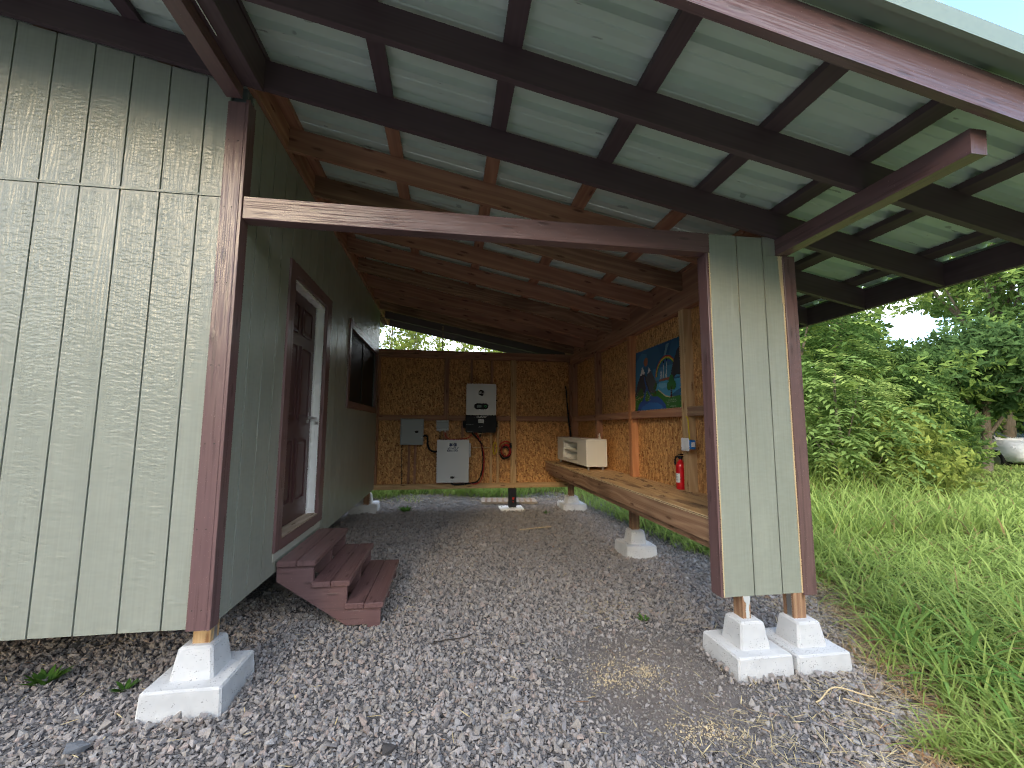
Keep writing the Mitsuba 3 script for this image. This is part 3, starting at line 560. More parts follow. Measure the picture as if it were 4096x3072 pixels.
add('tv_console__shelf', box(CX0 + .01, CX1 - .0105, ya + .0185, yb - .0185, .71, .726), 'cream_laminate')
for (z0, z1) in ((CZ0 + .004, CZ0 + .055), (CZ1 - .05, CZ1 - .002)): add('tv_console__rail', box(CX0 - .004, CX0 + .012, ya + .0185, yb - .0185, z0, z1, .002), 'cream_laminate')
for (x, y) in ((3.225, 3.25), (3.44, 3.25), (3.225, 4.74), (3.44, 4.74)): add('tv_console__foot', cyl((x, y, .4765), (x, y, .5295), .017, 14), 'steel', 40)
add('sealant_tube', tube([(3.535, 3.62, .477), (3.535, 3.62, .93), (3.535, 3.62, .94), (3.535, 3.62, 1.0)], [.021, .021, .012, .009], 12), 'white_plastic', 40)
tag('sealant_tube', 'thin white tube standing upright behind the cream console', 'tube')

# ------------------------------------------------------------------ painting
tag('painting', 'childlike landscape painting with mountains, rainbow and sailing ship standing on the wall rail', 'painting')
PW, PH = 1.03, .728
def art():
    L = [(sbox(0, 0, PW, PH), (.035, .13, .24))]
    S = lambda pts, c: L.append((Polygon(pts), c))
    S([(0, .30), (0, .60), (.16, .70), (.30, .66), (.20, .48), (.10, .32)], (.05, .20, .34)); S([(.55, .72), (.86, .72), (.80, .58), (.62, .60)], (.028, .10, .20))
    S([(.74, .70), (.80, .70), (.73, .58), (.69, .58)], (.16, .30, .38)); S([(.45, .32), (1.03, .32), (1.03, .46), (.45, .46)], (.06, .22, .36))
    L.append((Point(.27, .575).buffer(.052), (.42, .14, .06)))
    c = (.735, .345)
    for k, col in enumerate(((.45, .04, .03), (.60, .42, .05), (.05, .25, .07), (.05, .08, .28))):
        r = .232 - .014 * k; L.append((Point(*c).buffer(r, quad_segs=24).difference(Point(*c).buffer(r - .014, quad_segs=24)).intersection(sbox(.45, .36, 1.0, .70)), col))
    S([(0, .20), (.05, .32), (.19, .50), (.31, .36), (.42, .17), (.40, .12), (0, .16)], (.055, .052, .062)); S([(.27, .36), (.36, .485), (.46, .38), (.57, .26), (.50, .20), (.40, .17), (.32, .32)], (.085, .085, .095))
    S([(.125, .425), (.18, .53), (.245, .445), (.22, .43), (.19, .445), (.16, .42)], (.70, .69, .63)); S([(.315, .425), (.345, .50), (.395, .455), (.365, .45), (.345, .435)], (.66, .66, .62))
    S([(.44, .10), (.55, .28), (.62, .30), (1.03, .30), (1.03, .20), (.78, .12)], (.08, .32, .50)); S([(.60, .285), (.75, .27), (.80, .235), (.66, .22), (.58, .25)], (.16, .42, .58))
    S([(.60, .305), (.80, .305), (.815, .335), (.585, .325)], (.25, .09, .05))
    for x0, x1, y1 in ((.605, .645, .43), (.668, .698, .495), (.728, .756, .51)): S([(x0, .335), (x1, .335), (x1, y1 - .02), (x1 - .012, y1), (x0 + .018, y1 - .09)], (.58, .58, .54))
    for x, y in ((.69, .51), (.755, .525)): L.append((Point(x, y).buffer(.012), (.015, .015, .02)))
    S([(.84, .36), (.88, .47), (.96, .60), (1.03, .64), (1.03, .33), (.95, .345), (.90, .31)], (.045, .042, .05))
    S([(0, .0), (0, .17), (.12, .20), (.30, .19), (.46, .19), (.57, .215), (.64, .185), (.73, .135), (.84, .115), (1.03, .125), (1.03, 0)], (.045, .17, .035))
    S([(.57, .22), (.64, .19), (.73, .14), (.84, .12), (.93, .122), (.84, .112), (.73, .128), (.63, .178), (.565, .21)], (.62, .52, .30))
    S([(0, .14), (.10, .155), (.22, .18), (.44, .175), (.44, .165), (.22, .165), (.10, .14), (0, .128)], (.30, .15, .06))
    S([(.06, 0), (.10, .075), (.20, .125), (.24, .20), (.28, .26), (.235, .36), (.225, .40), (.245, .40), (.27, .34), (.31, .28), (.36, .20), (.45, .145), (.56, .145), (.66, .095), (.73, .05), (.75, 0)], (.03, .085, .30))
    S([(.14, .0), (.20, .05), (.36, .085), (.55, .075), (.66, .035), (.69, 0)], (.035, .15, .42))
    L.append((Polygon([(.26, .125), (.285, .21), (.31, .235), (.35, .19), (.385, .15), (.36, .11), (.31, .095)]), (.06, .19, .04)))
    q = np.random.default_rng(4)
    for _ in range(110):
        x, y = q.uniform(.02, .42), q.uniform(.09, .22)
        if not (x > .20 and y < .10): L.append((Point(x, y).buffer(.0038, quad_segs=1), (.45, .55, .30)))
    for (x, y, r) in ((.86, .265, .062), (.815, .235, .045), (.905, .235, .048), (.86, .31, .04), (.51, .24, .030), (.53, .27, .028), (.17, .22, .05), (.13, .20, .04)): L.append((Point(x, y).buffer(r), (.035, .16, .04) if x > .6 else (.05, .11, .03)))
    S([(.845, .105), (.875, .105), (.872, .19), (.89, .24), (.865, .215), (.85, .24), (.855, .19)], (.06, .02, .015)); S([(.505, .17), (.535, .165), (.525, .21), (.53, .25), (.515, .22)], (.10, .045, .02))
    for yy, x0, x1 in ((.085, .80, .98), (.062, .77, 1.0), (.036, .78, .85), (.018, .84, .96)):   # the faint white hand-written lines
        x = np.arange(x0, x1, .007); pts = np.c_[x, yy + .007 * np.sin(x * 310 + yy * 90) + .003 * np.sin(x * 140)]
        for a in range(0, len(pts) - 4, 6): L.append((LineString(pts[a:a + 5]).buffer(.0018, quad_segs=1), (.50, .60, .50)))
    V, F, C, n = [], [], [], 0
    for k, (poly, col) in enumerate(L):
        poly = poly.intersection(sbox(0, 0, PW, PH))
        for g in getattr(poly, 'geoms', [poly]):
            if g.is_empty or g.geom_type != 'Polygon': continue
            v, f = trimesh.creation.triangulate_polygon(g, engine='earcut')
            v3 = np.c_[v, np.full(len(v), .0002 + .00006 * k)]; w = .85 + .3 * meshkit.fbm(np.c_[v * 9, v[:, :1] * 0], 2, 2)[:, None]
            V.append(v3); F.append(f + n); C.append(np.clip(np.array(col)[None] * w, 0, 1)); n += len(v)
    return np.vstack(V), np.vstack(F), np.vstack(C)
av, af, ac = art(); ac = ac * .78
tilt = 0.035                                   # leans back a little; painting coords: right = -y, up = z, out = -x
def hang(v):
    v = np.asarray(v, float); up_, out = v[:, 1], v[:, 2]
    return np.stack([3.528 - out * math.cos(tilt) + up_ * math.sin(tilt), 2.332 - v[:, 0], 1.287 + up_ * math.cos(tilt)], -1)
tri = av[af]; nrm = np.cross(tri[:, 1] - tri[:, 0], tri[:, 2] - tri[:, 0])[:, 2]; af[nrm < 0] = af[nrm < 0][:, ::-1]
add('painting__picture', (hang(av), af), 'vertex_paint', False, color=ac)
cb = trimesh.creation.box((PW, PH, .034)); cb.apply_translation((PW / 2, PH / 2, -.0171)); cb.vertices = hang(cb.vertices); add('painting__canvas', cb, 'white_plastic')
ev = [sbox(0, 0, .001, 1)]
def edge_strip(y0, y1, col):
    m = trimesh.creation.box((.001, y1 - y0, .034)); m.apply_translation((PW + .0006, (y0 + y1) / 2, -.0171)); m.vertices = hang(m.vertices)
    add('painting__painted_edge', m, 'vertex_paint', False, color=np.tile(col, (len(m.vertices), 1)))
edge_strip(0, .12, (.16, .42, .06)); edge_strip(.1205, .32, (.22, .55, .66)); edge_strip(.3205, .728, (.05, .19, .30))

# ------------------------------------------------------------------ outlet box, fire extinguisher
tag('outlet_box', 'blue electrical box with white cover plate on the stud beside the painting', 'outlet box')
add('outlet_box__box', box(3.447, 3.4995, 1.03, 1.1535, .884, .968, .004), 'blue_plastic')
add('outlet_box__cover_plate', box(3.437, 3.4465, 1.045, 1.172, .866, .986, .003), 'white_plastic')
add('outlet_box__switch', joined([box(3.433, 3.4368, 1.09, 1.125, .895, .958, .0015)]), 'white_metal')
add('outlet_box__sticker', box(3.455, 3.492, 1.0285, 1.0298, .905, .948), 'white_plastic')
cable('wall_cable', [(3.498, 1.17, 1.19), (3.490, 1.13, 1.165), (3.486, 1.115, 1.08), (3.484, 1.105, 1.02), (3.478, 1.095, .968)], .006, 'yellow_rubber', 'yellow cable dropping from the wall rail to the blue electrical box', n=20)
tag('fire_extinguisher', 'small red fire extinguisher with black handle standing on the bench', 'fire extinguisher')
ex, ey = 3.530, 1.352
def lathe(pr, cx, cy, n=24): 
    m = trimesh.creation.revolve(np.array(pr), sections=n); m.apply_translation((cx, cy, 0)); return m
add('fire_extinguisher__cylinder', lathe([(0, .477), (.042, .477), (.047, .483), (.047, .69), (.044, .715), (.034, .738), (.020, .752), (.016, .770), (0, .770)], ex, ey), 'red_gloss', 40)
add('fire_extinguisher__valve', joined([cyl((ex, ey, .7705), (ex, ey, .79), .018), box(ex - .013, ex + .013, ey - .045, ey + .04, .790, .802, .003), hull([(x, y, z) for x in (ex - .012, ex + .012) for (y, z) in ((ey - .04, .812), (ey - .045, .826), (ey + .035, .806), (ey + .035, .815))])]), 'black_plastic')
add('fire_extinguisher__hose', tube(spline([(ex, ey + .03, .785), (ex - .004, ey + .07, .79), (ex - .004, ey + .092, .76), (ex - .004, ey + .088, .71)], 14), .009, 8), 'black_plastic', True)
a = np.linspace(2.3, 4.0, 12); lv = np.array([(ex + .0478 * math.cos(t), ey + .0478 * math.sin(t), z) for z in (.545, .635) for t in a])
add('fire_extinguisher__label', (lv, np.array([[q, q + 1, 13 + q, 12 + q] for q in range(11)])), 'white_plastic', True)
add('fire_extinguisher__label_print', (np.array([(ex + .0484 * math.cos(t), ey + .0484 * math.sin(t), z) for z0 in (.555, .57, .585, .60, .615) for z in (z0, z0 + .006) for t in a[3:9]]), np.array([[12 * r + q, 12 * r + q + 1, 12 * r + 7 + q, 12 * r + 6 + q] for r in range(5) for q in range(5)])), 'print_grey', True)

# ---- part2: ground cover, plants, car
# ------------------------------------------------------------------ gravel
from scipy.spatial.transform import Rotation
BY = [-3, -1.3, -.78, -.63, -.25, -.04, .28, .91, 1.5, 2.3, 5.0, 6.2, 7.5]; BX = [3.0, 3.25, 3.37, 3.71, 3.90, 3.90, 4.20, 4.60, 4.6, 4.1, 3.85, 3.7, 3.7]
border = lambda y: np.interp(y, BY, BX)
def pebbles(x, y, size, seed, tone, lift=.22):
    q = np.random.default_rng(seed); n = len(x); V, F, C, off = [], [], [], 0
    which = q.integers(0, 24, n)
    for t in range(24):
        h = hull(q.normal(size=(10, 3)) * [1, .85, .68]); h.apply_translation(-h.centroid); h.apply_scale(1.08 / np.max(h.extents))
        idx = np.nonzero(which == t)[0]; m = len(idx)
        if not m: continue
        rot = Rotation.from_euler('zyx', np.c_[q.uniform(0, 6.28, m), q.normal(0, .45, m), q.normal(0, .45, m)]).as_matrix()
        v0 = np.array(h.vertices)[None] * (size[idx, None, None] * q.uniform(.75, 1.25, (m, 1, 3)))
        v = np.einsum('mij,mkj->mki', rot, v0) + np.stack([x[idx], y[idx], zg(x[idx], y[idx]) + size[idx] * (np.broadcast_to(lift, (n,))[idx] + .18 * q.random(m))], -1)[:, None]
        k = len(h.vertices); V.append(v.reshape(-1, 3)); F.append((np.array(h.faces)[None] + (np.arange(m) * k)[:, None, None] + off).reshape(-1, 3)); off += m * k
        C.append(np.repeat(tone[idx], k, 0))
    return (np.vstack(V), np.vstack(F)), np.vstack(C)
def stone_tones(n, q):
    g = np.clip(q.normal(.262, .034, n), .14, .38)[:, None]; tint = np.array([[1.02, .98, 1.0], [1.04, .99, .96], [1.12, .97, .93], [.98, .99, 1.03]])[q.choice(4, n, p=[.48, .30, .10, .12])]
    return g * tint * [1.05, 1.0, .95]
q = np.random.default_rng(21)
n = 205000; x = q.uniform(-3.2, 5.3, n); y = q.uniform(-1.25, 6.6, n)
dirt = np.clip(1.25 - ((x - 2.62) / .72) ** 2 - ((y + .10) / .78) ** 2 + .9 * (meshkit.fbm(np.stack([x * 2.3, y * 2.3, 0 * x], -1), 3, 8) - .5), 0, 1)
keep = (x < border(y) + q.normal(0, .13, n)) & ~((x < -.35) & (y > 1.5)) & (q.random(n) > dirt * .66) & (q.random(n) < np.where(y > 2.5, .62, .97))
x, y, dirt = x[keep], y[keep], dirt[keep]; n = len(x)
for px_, py_, pw in ((-.105, .155, .405), (3.163, .035, .382), (3.560, .030, .388), (3.435, 2.235, .372), (3.45, 4.86, .44)):     # stones banked against the blocks
    t = q.uniform(0, 4, 260); o = pw / 2 + .004 + np.abs(q.normal(0, .022, 260)); w = (t % 1 - .5) * (pw + .04); s4 = t.astype(int)
    x = np.r_[x, px_ + np.select([s4 == 0, s4 == 1, s4 == 2], [w, w, o], -o)]; y = np.r_[y, py_ + np.select([s4 == 0, s4 == 1, s4 == 2], [-o, o, w], w)]
dirt = np.r_[dirt, np.zeros(len(x) - len(dirt))]; n = len(x); bank = np.arange(n) >= n - 1300
size = np.clip(np.exp(q.normal(np.log(.0192), .35, n)), .009, .050) * np.where(y > 2.5, 1.15, 1.0) * (1 - .35 * dirt)
m, c = pebbles(x, y, size, 5, stone_tones(n, q), np.where(bank, .75, .22))
add('gravel', m, 'stone', False, color=c); tag('gravel', 'loose grey crushed lava gravel covering the ground under and before the breezeway', 'gravel', kind='stuff')
# fine crumbs in the bare patch, sawdust flecks
n = 9500; x = q.normal(2.62, .55, n); y = q.normal(-.1, .5, n); ok = (y > -1.2) & (x < border(y)); x, y = x[ok], y[ok]
m, c = pebbles(x, y, q.uniform(.005, .012, len(x)), 6, np.clip(q.normal(.20, .05, (len(x), 1)), .08, .4) * np.array([[1.1, 1.0, .9]]))
add('gravel_grit', m, 'stone', False, color=c); tag('gravel_grit', 'fine grit and dust in the bare patch of ground before the green wall end', 'grit', kind='stuff')
ctr = np.array([(2.25, .06, .10), (2.20, -.02, .06), (2.42, -.03, .09), (2.47, .02, .05), (2.35, .12, .12), (2.48, -.46, .07), (2.60, -.5, .05)])
w = ctr[q.integers(0, len(ctr), 1100)]; x = w[:, 0] + q.normal(0, 1, 1100) * w[:, 2] * 1.05; y = w[:, 1] + q.normal(0, 1, 1100) * w[:, 2] * .8
m, c = pebbles(x, y, q.uniform(.004, .010, 1100), 7, np.clip(q.normal(.55, .09, (1100, 1)), .3, .75) * np.array([[1.05, .85, .55]]), .9)
add('sawdust', m, 'straw', False, color=c); tag('sawdust', 'scattered pale sawdust crumbs on the bare ground patch', 'sawdust', kind='stuff')

# ------------------------------------------------------------------ ribbons: grass, straw
def ribbons(x, y, z, az, th0, th1, L, W, col, seg=4, seed=0, side=0.0):
    """Grass blades: th0/th1 = angle from the vertical at the base and its growth to the tip."""
    n = len(x); t = np.linspace(0, 1, seg + 1); th = th0[:, None] + th1[:, None] * t[None]
    dl = (L / seg)[:, None]; r = np.concatenate([np.zeros((n, 1)), np.cumsum(np.sin(th[:, :-1]) * dl, 1)], 1); h = np.concatenate([np.zeros((n, 1)), np.cumsum(np.cos(th[:, :-1]) * dl, 1)], 1)
    d = np.stack([np.cos(az), np.sin(az)], -1); s = np.stack([-np.sin(az), np.cos(az)], -1)
    c = np.stack([x[:, None] + r * d[:, :1] + side * 0, y[:, None] + r * d[:, 1:], z[:, None] + h], -1)
    w = (W[:, None] * np.interp(t, [0, .25, .7, 1], [.6, 1, .7, .06])[None])[..., None] / 2
    sv = np.concatenate([s, np.zeros((n, 1))], 1)[:, None]
    V = np.stack([c - sv * w, c + sv * w], 2).reshape(-1, 3); k = 2 * (seg + 1)
    f = np.array([[2 * i, 2 * i + 1, 2 * i + 3, 2 * i + 2] for i in range(seg)]); f = np.vstack([f[:, [0, 1, 2]], f[:, [0, 2, 3]]])
    F = (f[None] + (np.arange(n) * k)[:, None, None]).reshape(-1, 3)
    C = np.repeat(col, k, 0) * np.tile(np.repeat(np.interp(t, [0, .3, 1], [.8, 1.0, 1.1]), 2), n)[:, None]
    return V, F, np.clip(C, 0, 1)
def merge(parts):
    V, F, C, o = [], [], [], 0
    for v, f, c in parts: V.append(v); F.append(f + o); C.append(c); o += len(v)
    return np.vstack(V), np.vstack(F), np.vstack(C)
def greens(n, q, a=(.25, .35, .085), b=(.42, .52, .155), dry=.04):
    t = q.random(n)[:, None]; c = np.array(a) * (1 - t) + np.array(b) * t; d = q.random(n) < dry; c[d] = np.array([.36, .27, .12]) * q.uniform(.7, 1.1, (d.sum(), 1)); return c
def patch(n, q, x0, x1, y0, y1, mask, L, W, lean=(.15, .5), bend=(.6, 1.5), seg=4, **k):
    x, y = q.uniform(x0, x1, n), q.uniform(y0, y1, n); ok = mask(x, y); x, y = x[ok], y[ok]; n = len(x)
    f = .6 + .9 * meshkit.fbm(np.stack([x * .8, y * .8, 0 * x], -1), 3, 12)
    return ribbons(x, y, zg(x, y) - .01, q.uniform(0, 6.283, n), q.uniform(*lean, n), q.uniform(*bend, n), q.uniform(*L, n) * f, q.uniform(*W, n), greens(n, q, **k) * (.75 + .5 * meshkit.fbm(np.stack([x * .5, y * .5, 0 * x], -1), 3, 3))[:, None], seg)
q = np.random.default_rng(31)
P = []
clump = lambda x, y, s=1.6: meshkit.fbm(np.stack([x * s, y * s, 0 * x], -1), 3, 9)
inb = lambda x, y: x - border(y)
P.append(patch(6500, q, 3.2, 6.0, -1.3, 2.6, lambda x, y: (inb(x, y) > -.02) & (inb(x, y) < .5) & (clump(x, y) > .42), (.10, .26), (.006, .011), dry=.12))
P.append(patch(17000, q, 3.6, 7.5, -1.2, 4.2, lambda x, y: inb(x, y) > .14, (.16, .42), (.009, .018), (.35, 1.1), (.7, 1.7), 5))
P.append(patch(2600, q, 3.45, 4.3, -1.4, -.72, lambda x, y: (x + .7 * y > 2.95), (.12, .28), (.006, .011), (.3, .9), (.7, 1.6)))
P.append(patch(22000, q, 4.5, 13.0, -.8, 9.0, lambda x, y: (inb(x, y) > .5) & (x > 6.5 - .2 * y), (.15, .38), (.016, .028), (.4, 1.15), (.6, 1.6), 4))
P.append(patch(34000, q, 9.0, 27.0, -.5, 17.0, lambda x, y: (x + .4 * y > 12), (.14, .28), (.026, .045), (.45, 1.15), (.5, 1.2), 3, a=(.30, .40, .10), b=(.45, .55, .17)))
P.append(patch(3600, q, 7.6, 11.6, 4.6, 9.6, lambda x, y: (clump(x, y, .7) > .44), (.55, 1.15), (.016, .028), (.05, .35), (.6, 1.5), 5))
P.append(patch(2600, q, 5.6, 9.0, 2.0, 6.0, lambda x, y: (clump(x, y, .8) > .47), (.4, .85), (.013, .024), (.05, .45), (.7, 1.7), 6))
P.append(patch(4200, q, 3.7, 6.0, 1.5, 6.4, lambda x, y: inb(x, y) > -.05, (.2, .5), (.010, .018), (.15, .8), (.7, 1.7)))
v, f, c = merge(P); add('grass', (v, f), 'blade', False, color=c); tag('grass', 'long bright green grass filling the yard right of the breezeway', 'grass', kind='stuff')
P = [patch(5200, q, -2.5, 6.5, 6.0, 8.2, lambda x, y: y > 6.25 + .35 * np.sin(x * 2.1) + .5 * (clump(x, y) - .5), (.25, .62), (.014, .026), (.15, .7), (.7, 1.8), 5),
     patch(9500, q, -3.5, 9.0, 6.1, 10.5, lambda x, y: (y > 6.3 + .9 * (clump(x, y) - .5) + .35 * np.sin(x * 2.1)) & (clump(x, y, .9) > .38), (.22, .60), (.012, .024), (.1, .5), (.6, 1.6), 4),
     patch(420, q, -1.0, 4.2, 5.7, 6.6, lambda x, y: clump(x, y, 2.2) > .50, (.10, .25), (.008, .014))]
v, f, c = merge(P); add('back_grass', (v, f), 'blade', False, color=c); tag('back_grass', 'tall green grass and weeds behind the back wall', 'grass', kind='stuff')
# big arching blades at the gravel's edge: single plants
def tuft(x, y, nb, L, W, label, seed, lean=(.2, .8), bend=(.9, 1.9), az=None, cat='grass plant', group=None):
    q = np.random.default_rng(seed); xx, yy = x + q.normal(0, .035, nb), y + q.normal(0, .035, nb)
    a = q.uniform(0, 6.283, nb) if az is None else q.normal(az, .7, nb)
    v, f, c = ribbons(xx, yy, zg(xx, yy) - .01, a, q.uniform(*lean, nb), q.uniform(*bend, nb), q.uniform(.6, 1.0, nb) * L, q.uniform(.75, 1.1, nb) * W, greens(nb, q, (.13, .25, .06), (.24, .38, .10), .05), 7)
    k = add('grass_plant', (v, f), 'blade', True, color=c); tag(k, label, cat, group)
for i, (x, y, nb, L, W) in enumerate([(4.28, -.02, 16, .55, .022), (4.55, -.25, 16, .62, .024), (4.15, -.42, 14, .50, .022), (4.75, .22, 14, .55, .02), (4.42, -.62, 16, .55, .024), (4.02, -.80, 12, .42, .018), (4.95, -.35, 16, .65, .026), (4.60, -.85, 14, .5, .022)]):
    tuft(x, y, nb, L, W, ['broad bladed grass plant arching nearest the right white block', 'broad grass plant behind the one nearest the white block', 'broad grass plant just below the one nearest the white block', 'broad grass plant farthest up the gravel edge at right', 'broad grass plant at the gravel edge above the dry stalks', 'small broad grass plant lowest on the gravel edge', 'tallest broad grass plant near the right edge of the picture', 'broad grass plant in the lower right corner area'][i], 60 + i, group='broad grass plants along the gravel edge')
# small weeds in the gravel
def weed(x, y, r, n, label, seed):
    q = np.random.default_rng(seed); a = q.uniform(0, 6.283, n); rr = r * np.sqrt(q.random(n))
    v, f, c = ribbons(x + .3 * rr * np.cos(a), y + .3 * rr * np.sin(a), zg(np.full(n, x), np.full(n, y)) + .012, a, q.uniform(.5, 1.2, n), q.uniform(.2, .6, n), r * q.uniform(.5, 1.1, n), r * q.uniform(.22, .38, n), greens(n, q, (.06, .14, .03), (.12, .24, .05), 0), 3)
    k = add('weed', (v, f), 'blade', True, color=c); tag(k, label, 'weed')
weed(2.769, .651, .06, 18, 'small green weed alone in the gravel before the green wall end', 1)
weed(-.55, .26, .07, 16, 'little green weed in the gravel left of the front house block', 2)
weed(-1.05, .40, .10, 36, 'patch of green weed in the shade under the house edge at far left', 3)
weed(.55, 4.9, .14, 40, 'low green weed on the gravel just before the back wall', 4)
weed(2.9, 4.5, .07, 16, 'tiny weed on the shaded gravel left of the far bench block', 5)
# dry straw lying about
def straws(x, y, L, q, w=(.003, .007), tone=((.52, .40, .20), (.70, .58, .34))):
    n = len(x); a = q.uniform(0, 6.283, n); t = q.random(n)[:, None]
    c = np.array(tone[0]) * (1 - t) + np.array(tone[1]) * t; c[q.random(n) < .15] = (.34, .17, .08)
    return ribbons(x, y, zg(x, y) + .018 + .012 * q.random(n), a, np.full(n, 1.48), q.uniform(-.05, .14, n), L, q.uniform(*w, n), c, 3)
q = np.random.default_rng(77); P = []
n = 520; P.append(straws(q.uniform(-1.6, 3.2, n), q.uniform(-1.0, 4.8, n), q.uniform(.025, .09, n), q))
n = 650; y = q.uniform(-1.15, 1.0, n); x = border(y) - np.abs(q.normal(0, .38, n)); P.append(straws(x, y, q.uniform(.03, .16, n), q, (.002, .005)))
n = 1500; y = q.uniform(-1.2, 1.4, n); x = border(y) + np.abs(q.normal(.12, .16, n)); P.append(straws(x, y, q.uniform(.06, .22, n), q, (.003, .007), ((.34, .23, .12), (.55, .42, .23))))
n = 150; P.append(straws(q.normal(2.72, .16, n), q.normal(-.58, .13, n), q.uniform(.03, .12, n), q, (.002, .004)))
n = 130; P.append(straws(q.normal(2.62, .14, n), q.normal(.85, .12, n), q.uniform(.02, .08, n), q, (.002, .004)))
n = 900; P.append(straws(q.uniform(-.5, 5, n), q.uniform(5.6, 7.4, n), q.uniform(.05, .25, n), q, (.004, .009)))
v, f, c = merge(P); add('dry_straw', (v, f), 'straw', False, color=c); tag('dry_straw', 'dry straw bits scattered over the gravel and along the grass edge', 'straw', kind='stuff')
def stalk(pts, r, m, label, cat='stalk'):
    p = np.array(pts, float); z = zg(p[:, 0], p[:, 1]) + p[:, 2]; cable('dry_stalk', np.c_[p[:, :2], z], r, m, label, cat, 16)
stalk([(3.249, -.40, .025), (3.33, -.37, .035), (3.43, -.34, .05), (3.52, -.37, .04), (3.60, -.41, .03)], 0.004, 'raw_edge', 'bent pale dry stalk lying on gravel before the right white block')
stalk([(3.42, -.40, .03), (3.50, -.47, .03), (3.58, -.54, .025)], 0.003, 'raw_edge', 'short dry stalk beside the bent stalk at lower right')
stalk([(1.157, .494, .03), (1.25, .53, .035), (1.34, .55, .03), (1.43, .584, .035)], .004, 'dark_under', 'thin dark twig on the gravel in the middle of the opening', 'twig')
stalk([(2.25, 3.4, .03), (2.5, 3.46, .04), (2.75, 3.55, .03)], .006, 'raw_edge', 'pale stick lying on shaded gravel between the bench blocks', 'stick')
for (x, y, s, lab) in ((1.884, .206, .035, 'white pebble alone on the gravel in front of the opening'), (2.02, .62, .02, 'tiny white pebble farther back on the gravel')):
    m, c = pebbles(np.array([x]), np.array([y]), np.array([s]), 3, np.array([[.75, .75, .73]]), .7); k = add('white_pebble', m, 'stone', False, color=c); tag(k, lab, 'pebble')
for (x, y, s, lab) in ((.981, -.406, .085, 'big dark porous rock near the bottom edge of the picture'), (-.427, -.21, .095, 'flat blue grey rock left of the lower left concrete block')):
    m, c = pebbles(np.array([x]), np.array([y]), np.array([s]), 4, np.array([[.075, .068, .066]]) if x > 0 else np.array([[.17, .18, .20]]), .35); k = add('rock', m, 'stone', False, color=c); tag(k, lab, 'rock')

# ------------------------------------------------------------------ trees
def leaf_mesh(p, d, nrm, L, W, col, fold=.25):
    d = d / (np.linalg.norm(d, axis=1, keepdims=True) + 1e-9); s = np.cross(nrm, d); s /= np.linalg.norm(s, axis=1, keepdims=True) + 1e-9; u = np.cross(d, s)
    L, W = L[:, None], W[:, None]
    a, t = p, p + d * L - u * L * .12
    l, r = p + d * L * .42 + s * W * .5 + u * W * fold, p + d * L * .42 - s * W * .5 + u * W * fold
    m = p + d * L * .45
    V = np.stack([a, l, m, r, t], 1).reshape(-1, 3); f = np.array([[0, 2, 1], [0, 3, 2], [1, 2, 4], [2, 3, 4]])
    return V, (f[None] + (np.arange(len(p)) * 5)[:, None, None]).reshape(-1, 3), np.repeat(np.clip(col, 0, 1), 5, 0)
def crown(blobs, n_spray, q, kind, tone, size=1.0, young=.2, inner=.55):
    b = np.array(blobs, float); wgt = b[:, 3] ** 2 * b[:, 4] ** .5; k = q.choice(len(b), n_spray, p=wgt / wgt.sum())
    u = q.normal(size=(n_spray, 3)); u[:, 2] += .25; u /= np.linalg.norm(u, axis=1, keepdims=True)
    rad = inner + (1 - inner) * q.random(n_spray) ** .6
    lump = .8 + .4 * meshkit.fbm(u * 2.2 + k[:, None] * 3.7, 3, 6)
    P = b[k, :3] + u * (rad * lump)[:, None] * np.stack([b[k, 3], b[k, 3], b[k, 4]], -1)
    yg = (meshkit.fbm(P * .8, 3, 2) > .56 - young * .3) & (q.random(n_spray) < .75) & (rad > .8)
    t0, t1 = np.array(tone[0]), np.array(tone[1]); tt = q.random((n_spray, 1)); base = t0 * (1 - tt) + t1 * tt
    base = np.where(yg[:, None], np.array(tone[2]) * q.uniform(.75, 1.15, (n_spray, 1)), base)
    head = u * [1, 1, .5] + q.normal(0, .35, (n_spray, 3)); head /= np.linalg.norm(head, axis=1, keepdims=True)
    out = []
    if kind == 'pinnate':
        npair = 6; Lr = size * q.uniform(.38, .62, n_spray); sd = np.cross(head, [0, 0, 1.0]); sd /= np.linalg.norm(sd, axis=1, keepdims=True) + 1e-9
        for j in range(npair):
            f = (j + 1) / npair; pos = P + head * (Lr * f)[:, None] - np.array([0, 0, 1]) * (Lr * .55 * f * f)[:, None]
            for s in (-1, 1):
                d = sd * s + head * .55 + np.array([0, 0, -.25]); nn = np.array([0, 0, 1.0]) + .25 * q.normal(size=(n_spray, 3))
                ll = Lr * .42 * math.sin(math.pi * (.25 + .65 * f)) * q.uniform(.85, 1.1, n_spray); out.append(leaf_mesh(pos, d, nn, ll, ll * .42, base * q.uniform(.85, 1.15, (n_spray, 1)), .12))
    else:
        nl = 7
        for j in range(nl):
            a = 6.283 * j / nl + q.uniform(0, 1, n_spray); e1 = np.cross(head, [.3, .2, 1.0]); e1 /= np.linalg.norm(e1, axis=1, keepdims=True) + 1e-9; e2 = np.cross(head, e1)
            d = e1 * np.cos(a)[:, None] + e2 * np.sin(a)[:, None] + head * q.uniform(.15, .9, (n_spray, 1)) + np.array([0, 0, -.3]); nn = head + np.array([0, 0, .8]) + .3 * q.normal(size=(n_spray, 3))
            ll = size * q.uniform(.13, .23, n_spray); out.append(leaf_mesh(P + head * (size * .05 * j), d, nn, ll, ll * q.uniform(.34, .5, n_spray), base * q.uniform(.85, 1.15, (n_spray, 1)), .18))
    return merge(out)
